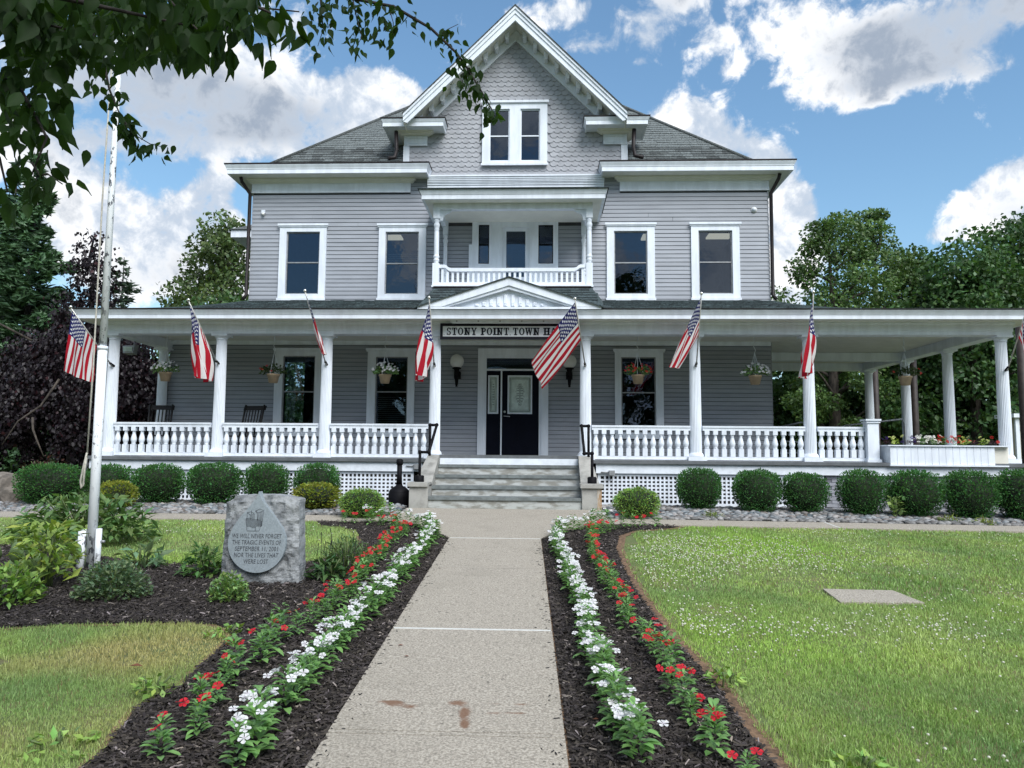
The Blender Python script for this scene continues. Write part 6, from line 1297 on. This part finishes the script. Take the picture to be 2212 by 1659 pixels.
# ------------------------------------------------------------------ trees
BARK = M('grey_brown_bark', (.075, .062, .052), .95, .3, 12, bump=.6, bscale=30, stretch=(1, 1, .25)); BARKD = M('dark_bark', (.035, .030, .028), .95, .3, 12, bump=.5, bscale=30)
def limb(mb, p0, p1, r0, r1, bend=.12, n=5, seed=0):
    r = random.Random(seed); p0 = Vector(p0); p1 = Vector(p1); L = (p1 - p0).length; off = Vector((r.uniform(-1, 1), r.uniform(-1, 1), r.uniform(-.3, .6))) * L * bend
    mb.tube([p0.lerp(p1, k / n) + off * math.sin(math.pi * k / n) for k in range(n + 1)], [r0 + (r1 - r0) * k / n for k in range(n + 1)], 7)
def broadleaf(name, lab, x, yy, h, w, n, col, leaf=.22, clumps=42, trunk_h=.28, seed=1, sparse=1.0, grp=None, bark=BARK, dens_r=.17, zbase=.14, tr=.22, asp=.7):
    r = np.random.default_rng(seed); t = thing(name, lab, 'tree', (x, yy, .05), grp); tk = MB(); tr_ = h * .022 + .05
    limb(tk, (x, yy, -.1), (x + r.uniform(-.2, .2), yy, h * .55), tr_, tr_ * .5, .03, 6, seed); limb(tk, (x, yy, h * .5), (x + r.uniform(-.4, .4), yy, h * .93), tr_ * .5, .02, .05, 5, seed + 1)
    tk.build('trunk', bark, t)
    # clumps fill an uneven ovoid crown
    cc = []; lb = MB()
    for k in range(clumps):
        q = (k + .5) / clumps; zc = h * (zbase + (1 - zbase - .04) * q); prof = math.sin(math.pi * min(1, (q * .72 + .26))) ** .75; a = k * 2.399 + r.uniform(-.4, .4); rad = w / 2 * prof * math.sqrt(r.uniform(.12, 1)) * r.uniform(.8, 1.12)
        c = np.array([x + rad * math.cos(a), yy + rad * math.sin(a) * .8, zc + r.uniform(-.03, .03) * h]); cc.append(c)
        if k % 2 == 0: limb(lb, (x, yy, max(.15 * h, min(zc - rad * .55, h * .8))), tuple(c), tr_ * .28, .012, .1, 4, seed * 50 + k)
    lb.build('limb', bark, t)
    cc = np.array(cc); ci = r.integers(0, len(cc), n); size = r.uniform(.65, 1.3, len(cc)) * w * dens_r
    d = r.normal(0, 1, (n, 3)); d /= np.linalg.norm(d, axis=1, keepdims=True); C = cc[ci] + d * (r.uniform(.15, 1, (n, 1)) ** .5) * size[ci][:, None] * np.array([1, 1, .72])
    tc_ = r.uniform(.75, 1.3, len(cc))[ci] * r.uniform(.7, 1.35, n); wv = r.normal(0, .08, n); T = np.stack([tc_ * (1 + wv), tc_, tc_ * (1 - wv)], 1)
    cloud('crown', C, d * .4 + [0, 0, -.35], .6, leaf * r.uniform(.7, 1.3, n), asp, LEAF(name + '_leaf_' + str(seed), col, tr), T, t)
    return t
G1 = (.085, .150, .045); G2 = (.050, .104, .034)
G_ = 'broadleaf trees right of the hall'
broadleaf('maple_tree', 'airy maple with sky showing through, close behind the right corner of the hall', 11.9, 31, 11.2, 6.0, 19000, G1, .14, 60, seed=3, grp=G_, dens_r=.13, zbase=.16)
broadleaf('maple_tree', 'tall light green maple, second tree right of the hall', 14.6, 33.5, 12.2, 4.8, 15000, G1, .14, 54, seed=4, grp=G_, dens_r=.13)
broadleaf('maple_tree', 'dense dark maple at the far right edge, highest in its part', 19.6, 31, 10.8, 6.8, 22000, G2, .20, 56, seed=5, grp=G_, dens_r=.20, zbase=.05)
broadleaf('maple_tree', 'dark rounded maple between the airy trees and the far right maple', 16.4, 29.5, 9.1, 6.6, 23000, G2, .19, 50, seed=6, grp=G_, dens_r=.20, zbase=.04)
broadleaf('maple_tree', 'mid green maple filling the gap right of the tall light green maple', 16.6, 34, 10.4, 5.6, 15000, (.055, .11, .034), .18, 50, seed=16, grp=G_, dens_r=.17, zbase=.08)
broadleaf('maple_tree', 'low dark tree under the porch roof line right of the hall wall', 10.6, 36, 8.2, 6.5, 12000, G2, .26, 44, seed=7, grp=G_, dens_r=.2, zbase=.03)
broadleaf('maple_tree', 'low dark tree seen between the back porch columns', 14.4, 37, 8.8, 7.0, 12000, G2, .26, 44, seed=8, grp=G_, dens_r=.2, zbase=.03)
broadleaf('maple_tree', 'low dark tree seen behind the planter box and shed', 19.2, 36, 8.5, 7.5, 12000, G2, .26, 44, seed=9, grp=G_, dens_r=.2, zbase=.03)
broadleaf('maple_tree', 'dark tree beyond the frame edge at far right', 24.5, 33, 10.5, 7.0, 9000, G2, .3, 40, seed=12, grp=G_, dens_r=.2, zbase=.04)
broadleaf('ash_tree', 'light green tree behind the upper left corner of the hall', -17.4, 40, 13.6, 7.4, 15000, (.075, .115, .04), .24, 50, seed=10, dens_r=.15)
broadleaf('ash_tree', 'mid green tree behind the left porch, lower than the conifers', -21, 48, 10.5, 8, 9000, (.05, .085, .03), .3, 40, seed=11, dens_r=.18, zbase=.05)
broadleaf('maple_tree', 'dark green tree seen through the left porch opening beside the beech', -14.2, 33, 7.4, 7.5, 13000, G2, .24, 44, seed=14, dens_r=.2, zbase=.02)
# far woods behind everything
n = 42000; xw = rng.uniform(-140, 140, n); zw = rng.uniform(0, 1, n) ** .8 * (7 + 1.6 * np.sin(xw * .21) + 1.3 * np.sin(xw * .53 + 1)); yw = 75 + rng.uniform(0, 10, n) + .0016 * xw ** 2
cloud('distant_woods', np.stack([xw, yw, zw], 1), np.tile([0, -.6, .3], (n, 1)), .7, rng.uniform(.6, 1.3, n), .8, LEAF('far_wood_leaf', (.045, .08, .035), .15), rtint(n, .6, 1.25), kind='stuff')

# the wood across the street behind the viewpoint closes the horizon there (it shows in the panes)
n = 36000; xw = rng.uniform(-90, 90, n); zw = rng.uniform(0, 1, n) ** .8 * (15 + 4 * np.sin(xw * .25) + 3.5 * np.sin(xw * .61 + 2)) - 1; yw = -38 - rng.uniform(0, 8, n) - .002 * xw ** 2
cloud('distant_woods', np.stack([xw, yw, zw], 1), np.tile([0, .6, .3], (n, 1)), .7, rng.uniform(.7, 1.4, n), .8, LEAF('street_wood_leaf', (.040, .070, .03), .15), rtint(n, .6, 1.25), kind='stuff')

# conifers
def conifer(lab, x, yy, h, w, n, col, seed, z0=.12, droop=-.1, lsize=.30, gap=.45, trunk=.18, asp=.16, grp='conifers left of the hall'):
    r = np.random.default_rng(seed); t = thing('conifer', lab, 'tree', (x, yy, .05), grp); MB().tube([(x, yy, -.1), (x, yy, h * .6), (x, yy, h)], [trunk, trunk * .6, .02], 8).build('trunk', BARKD, t)
    lb = MB(); C = []; Dd = []; T = []; z = h * z0; k = 0
    while z < h * .98:
        q = (z / h - z0) / (1 - z0); L = w / 2 * (1 - q) ** .8 * r.uniform(.55, 1.1) + .15
        for m_ in range(3 if q < .85 else 2):
            a = k * 2.399 + r.uniform(-.5, .5); k += 1; L2 = L * r.uniform(.6, 1.1); u_ = np.array([math.cos(a), math.sin(a), 0]); e = np.array([x, yy, z]) + u_ * L2 + [0, 0, L2 * (droop + .25 * q)]
            limb(lb, (x, yy, z), tuple(e), .035 * (1 - q) + .012, .008, .05, 4, seed * 100 + k)
            nn_ = int(n * L2 / w * .045); s = r.uniform(.25, 1.05, nn_); base = np.array([x, yy, z]) + (e - [x, yy, z]) * s[:, None]; sd_ = np.array([-u_[1], u_[0], 0]); p = base + sd_ * (r.normal(0, .16, nn_) * L2 * (1.15 - s))[:, None] + np.stack([0 * s, 0 * s, r.normal(-.05, .12, nn_)], 1)
            C.append(p); Dd.append(np.tile(u_, (nn_, 1)) * .8 + sd_ * np.sign(r.normal(0, 1, nn_))[:, None] * .5 + [0, 0, .12]); T.append(np.full(nn_, r.uniform(.75, 1.3)))
        z += gap * r.uniform(.6, 1.2)
    lb.build('limb', BARKD, t); C = np.concatenate(C); Dd = np.concatenate(Dd); T = np.concatenate(T) * r.uniform(.7, 1.3, len(C))
    cloud('crown', C, Dd, .4, lsize * r.uniform(.7, 1.3, len(C)), asp, LEAF('conifer_needles_' + str(seed), col, .1), np.stack([T, T, T], 1), t)
conifer('tall dark pine at the far left edge behind the leaves', -21.2, 30, 13.6, 6.8, 13000, (.06, .12, .055), 21, z0=.05, gap=.42, lsize=.5, asp=.28)
conifer('second dark pine beyond the left edge', -25, 34, 15, 7.5, 5000, (.026, .058, .030), 24, z0=.05, gap=.5, lsize=.55, asp=.3)
conifer('small grey-green spruce showing above the left porch roof', -25.9, 45, 13.0, 5.4, 5000, (.045, .075, .045), 22, z0=.2, droop=.10, gap=.6, lsize=.5, asp=.25)
# weeping copper beech
t = thing('copper_beech', 'weeping copper beech with dark purple leaves left of the porch', 'tree', (-13.5, 21.5, .05)); tk = MB(); limb(tk, (-13.6, 21.5, -.1), (-13.3, 21.5, 6.6), .26, .04, .04, 8, 5)
r = np.random.default_rng(31); PC = []; PD = []; curt = []
for k in range(175):
    a = r.uniform(0, 6.28); rad = 3.1 * r.uniform(.0, 1) ** .62; zt_ = float(np.interp(rad, [0, .2, .5, 1.1, 2.3, 3.1], [8.5, 7.3, 5.9, 4.6, 3.8, 2.7])) * r.uniform(.82, 1.03); x0 = -13.3 + rad * math.cos(a); y0 = 21.5 + rad * math.sin(a) * .75; L = min(zt_ - .15, r.uniform(1.2, 3.6)); curt.append((x0, y0, zt_, L))
    if k % 5 == 0: limb(tk, (-13.45, 21.5, min(7.4, zt_ * .85)), (x0, y0, zt_), .06, .015, .15, 5, 300 + k)
    nn_ = int(150 * L); s = r.uniform(0, 1, nn_); sp_ = .10 + .15 * (1 - s); out_ = np.array([math.cos(a), math.sin(a), 0])
    p = np.array([x0, y0, zt_]) + np.outer(s * .3, out_) + np.stack([r.normal(0, 1, nn_) * sp_, r.normal(0, 1, nn_) * sp_, -s * L], 1); PC.append(p); PD.append(np.tile([0, 0, -1.0], (nn_, 1)) + out_ * .3)
tk.build('trunk', BARKD, t)
lb = MB()
for (p0, p1, p2, p3) in (((-13.2, 18.9, 3.9), (-13.9, 18.6, 4.3), (-14.8, 18.4, 4.2), (-15.4, 18.3, 4.0)), ((-12.4, 18.9, 2.9), (-12.7, 18.7, 2.2), (-13.2, 18.6, 1.8), (-13.5, 18.5, 1.2)), ((-12.9, 18.7, 1.9), (-12.8, 18.6, 1.6), (-12.6, 18.5, 1.3), (-12.4, 18.5, .9))): lb.tube([p0, p1, p2, p3], [.03, .028, .022, .01], 6)
lb.build('bare_twig', BARK, t)
PC = np.concatenate(PC); PD = np.concatenate(PD); n = len(PC); tt = r.uniform(.5, 1.6, n); w_ = r.random(n) < .06; T = np.stack([tt * np.where(w_, 2.2, 1), tt, tt], 1)
cloud('crown', PC, PD, .45, .115 * r.uniform(.7, 1.3, n), .75, LEAF('copper_leaf', (.012, .008, .011), .10, .45, .3), T, t)
# small slope of grass and shrubs at the far left
leafy('lawn_shrub', 'dark red-green shrub at the foot of the copper beech', 'shrub', -11.6, 17.4, .9, 1.5, 500, .11, .6, (.06, .03, .025), dome=True)

# ------------------------------------------------------------------ overhanging branches of the tree beside the camera
OT = thing('overhanging_tree', 'leafy tree beside the viewpoint whose branches hang dark across the top', 'tree', (-5.2, .6, g(-5.2, .6)))
tk = MB(); limb(tk, (-5.2, .6, -.8), (-5.0, .8, 3.2), .26, .20, .02, 6, 2); tk.build('trunk', BARK, OT)
LV = LEAF('pear_leaf', (.010, .026, .006), .22, .6, .12, (.08, .18, .012))
def leaf_mesh(seed):
    r = random.Random(seed); vs = []; fs = []; prof = ((0, .06), (.12, .66), (.32, .92), (.55, .70), (.78, .28), (1.0, .01)); cur = r.uniform(-.25, .15); tw = r.uniform(-.3, .3)
    for (s, w) in prof:
        for e in (-1, 0, 1): vs.append((e * w * .30 + tw * s * e * .0, s, abs(e) * w * .10 + cur * s * s + .03 * math.sin(s * 9 + e * 2) * abs(e)))
    for k in range(5):
        for e in (0, 1): fs.append((k * 3 + e, k * 3 + e + 1, k * 3 + 4 + e, k * 3 + 3 + e))
    me = bpy.data.meshes.new('leaf'); me.from_pydata(vs, [], fs); me.polygons.foreach_set('use_smooth', [True] * len(fs)); me.materials.append(LV); ca = me.color_attributes.new('tint', 'FLOAT_COLOR', 'POINT'); k = r.uniform(.75, 1.25)
    for i in range(len(vs)): ca.data[i].color = (k, k, k, 1)
    return me
LM = [leaf_mesh(k) for k in range(7)]
LVA = [(np.array([v.co for v in m_.vertices]), np.array([p.vertices[:] for p in m_.polygons])) for m_ in LM]
lf_all = []
def hang(p, size, dn=(0, 0, -1), jit=.45):
    d = Vector(dn) + Vector((random.gauss(0, jit), random.gauss(0, jit), random.gauss(0, jit * .6))); d.normalize(); q = Vector((random.gauss(0, 1), random.gauss(0, 1) - .6, random.gauss(0, .5))); x = d.cross(q).normalized(); lf_all.append((Vector(p), Matrix((x, d, x.cross(d))).transposed(), size))
tw = MB()
def twig(P, r0, r1, leaves, size, spread, jit=.45, dn=(0, 0, -1)):
    P = [Vector(p) for p in P]; n = len(P); tw.tube(P, [r0 + (r1 - r0) * k / (n - 1) for k in range(n)], 6)
    for i in range(leaves):
        s = random.random() * (n - 1); k = min(int(s), n - 2); p = P[k].lerp(P[k + 1], s - k) + Vector((random.gauss(0, spread), random.gauss(0, spread), random.gauss(-spread * .4, spread * .8))); hang(p, size * random.uniform(.7, 1.15), dn, jit)
# near canopy, top left
limb(tw, (-5.0, .8, 3.1), (-2.4, 2.2, 3.1), .10, .04, .08, 6, 3); limb(tw, (-4.9, .9, 3.0), (-2.6, 3.2, 3.9), .09, .04, .08, 6, 4); limb(tw, (-2.6, 3.2, 3.9), (-2.0, 5.2, 4.75), .04, .02, .05, 5, 6)
twig([(-2.4, 2.2, 3.1), (-1.9, 2.5, 2.85), (-1.5, 2.6, 2.80), (-1.15, 2.65, 2.76), (-1.02, 2.65, 2.70)], .02, .004, 66, .085, .055, .35)
twig([(-2.4, 2.3, 3.0), (-2.0, 2.5, 2.74), (-1.7, 2.6, 2.72), (-1.35, 2.65, 2.66)], .018, .004, 66, .085, .06, .35)
twig([(-2.5, 2.4, 2.9), (-2.1, 2.6, 2.70), (-1.8, 2.65, 2.65)], .014, .004, 70, .105, .05, .4)
twig([(-2.6, 2.4, 2.8), (-2.2, 2.65, 2.55), (-2.0, 2.7, 2.45), (-1.88, 2.7, 2.25), (-1.93, 2.7, 2.10)], .012, .003, 85, .09, .06, .45)
twig([(-2.4, 2.5, 2.55), (-2.15, 2.65, 2.35), (-2.02, 2.65, 2.15), (-1.98, 2.65, 2.02)], .010, .003, 36, .085, .05, .45)
twig([(-1.93, 2.7, 2.15), (-1.86, 2.65, 2.08), (-1.80, 2.6, 2.07), (-1.74, 2.6, 2.03)], .005, .002, 8, .085, .02, .4)
twig([(-1.45, 2.62, 2.80), (-1.28, 2.62, 2.62), (-1.18, 2.62, 2.56)], .006, .002, 16, .11, .03, .25)
twig([(-1.6, 3.0, 3.05), (-1.3, 3.05, 2.98), (-1.05, 3.05, 2.95)], .008, .003, 40, .10, .05, .4)
for i in range(800):      # the canopy behind, higher up
    yy = random.uniform(2.7, 4.4); hang((random.uniform(-.75 * yy, -.46 * yy), yy, 1.07 + yy * random.uniform(.55, .68)), random.uniform(.075, .10))
for i in range(120):
    yy = random.uniform(2.4, 3.0); hang((random.uniform(-.56 * yy, -.40 * yy), yy, 1.07 + yy * random.uniform(.58, .68)), random.uniform(.08, .10))
for i in range(130):
    yy = random.uniform(2.5, 3.2); hang((random.uniform(-.76 * yy, -.665 * yy), yy, 1.07 + yy * random.uniform(.44, .60)), random.uniform(.08, .10))
# hanging spray over the flagpole
twig([(-3.05, 4.5, 4.1), (-2.95, 4.6, 3.80), (-2.86, 4.6, 3.6), (-2.81, 4.6, 3.40), (-2.74, 4.6, 3.25), (-2.66, 4.6, 3.10)], .012, .003, 70, .085, .05, .5)
twig([(-2.74, 4.6, 3.25), (-2.64, 4.6, 3.10), (-2.52, 4.6, 3.03), (-2.44, 4.6, 3.01)], .005, .002, 30, .085, .04, .5)
twig([(-2.66, 4.6, 3.12), (-2.60, 4.6, 3.0)], .003, .002, 10, .08, .03, .4)
# far arching branch across the sky
limb(tw, (-2.0, 5.2, 4.75), (-2.2, 5.5, 4.66), .025, .02, .02, 3, 9)
tw.tube([(-2.35, 5.4, 4.72), (-2.0, 5.5, 4.66), (-1.74, 5.5, 4.62)], [.02, .018, .016], 6)
twig([(-1.74, 5.5, 4.62), (-1.48, 5.5, 4.56), (-1.16, 5.5, 4.49), (-.87, 5.5, 4.31), (-.67, 5.5, 4.11), (-.58, 5.5, 3.98), (-.49, 5.5, 3.83), (-.40, 5.5, 3.67), (-.36, 5.5, 3.58)], .016, .003, 120, .085, .045, .5)
twig([(-1.74, 5.5, 4.62), (-1.72, 5.5, 4.45), (-1.70, 5.5, 4.32), (-1.74, 5.5, 4.18)], .006, .002, 46, .085, .055, .5)
twig([(-1.48, 5.5, 4.56), (-1.44, 5.5, 4.38), (-1.40, 5.5, 4.25), (-1.45, 5.5, 4.15)], .006, .002, 44, .085, .05, .5)
twig([(-1.20, 5.5, 4.50), (-1.16, 5.5, 4.36), (-1.16, 5.5, 4.22)], .005, .002, 32, .085, .05, .5)
twig([(-.80, 5.5, 4.25), (-.74, 5.5, 4.30), (-.66, 5.5, 4.34)], .004, .002, 7, .085, .03, .5)
twig([(-.60, 5.5, 4.02), (-.62, 5.5, 3.88), (-.60, 5.5, 3.76)], .004, .002, 20, .085, .05, .45)
twig([(-2.15, 5.5, 4.66), (-2.10, 5.5, 4.56)], .004, .002, 8, .08, .04, .45)
tw.build('branch', BARKD, OT)
# rest of the crown, unseen behind the viewpoint, added to shade the low branches
n = 9000; d = rng.normal(0, 1, (n, 3)); d /= np.linalg.norm(d, axis=1, keepdims=True); C = np.array([-4.8, -2.2, 6.4]) + d * (rng.random((n, 1)) ** .4) * np.array([3.6, 4.2, 2.6])
k = (C[:, 2] > 3.0) & ((C[:, 1] < .3) | ((C[:, 2] - 1.07) / np.maximum(C[:, 1], .3) > .74)); C = C[k]; n = len(C)
cloud('crown', C, d[k] * .3 + [0, 0, -1.0], .5, .15 * rng.uniform(.7, 1.2, n), .6, LV, rtint(n, .7, 1.3), OT)
lf_all.sort(key=lambda q: -q[2] / (q[0] - Vector((0, 0, 1.07))).length)
vis = [q for q in lf_all]; V = []; F = []; off = 0; T = []
for i, (p, m_, s) in enumerate(vis):
    k = random.randrange(7)
    if i < 300: place('leaf', LM[k], OT, p, rot=m_.to_euler(), scale=(s, s, s))
    else:
        v, f = LVA[k]; V.append(v * s @ np.array(m_).T + np.array(p)); F.append(f + off); off += len(v); T.append(np.full(len(v), random.uniform(.7, 1.3)))
tag(place('leaves', np_mesh('leaves', np.concatenate(V), np.concatenate(F), LV, np.concatenate(T), smooth=True), OT), kind='stuff')
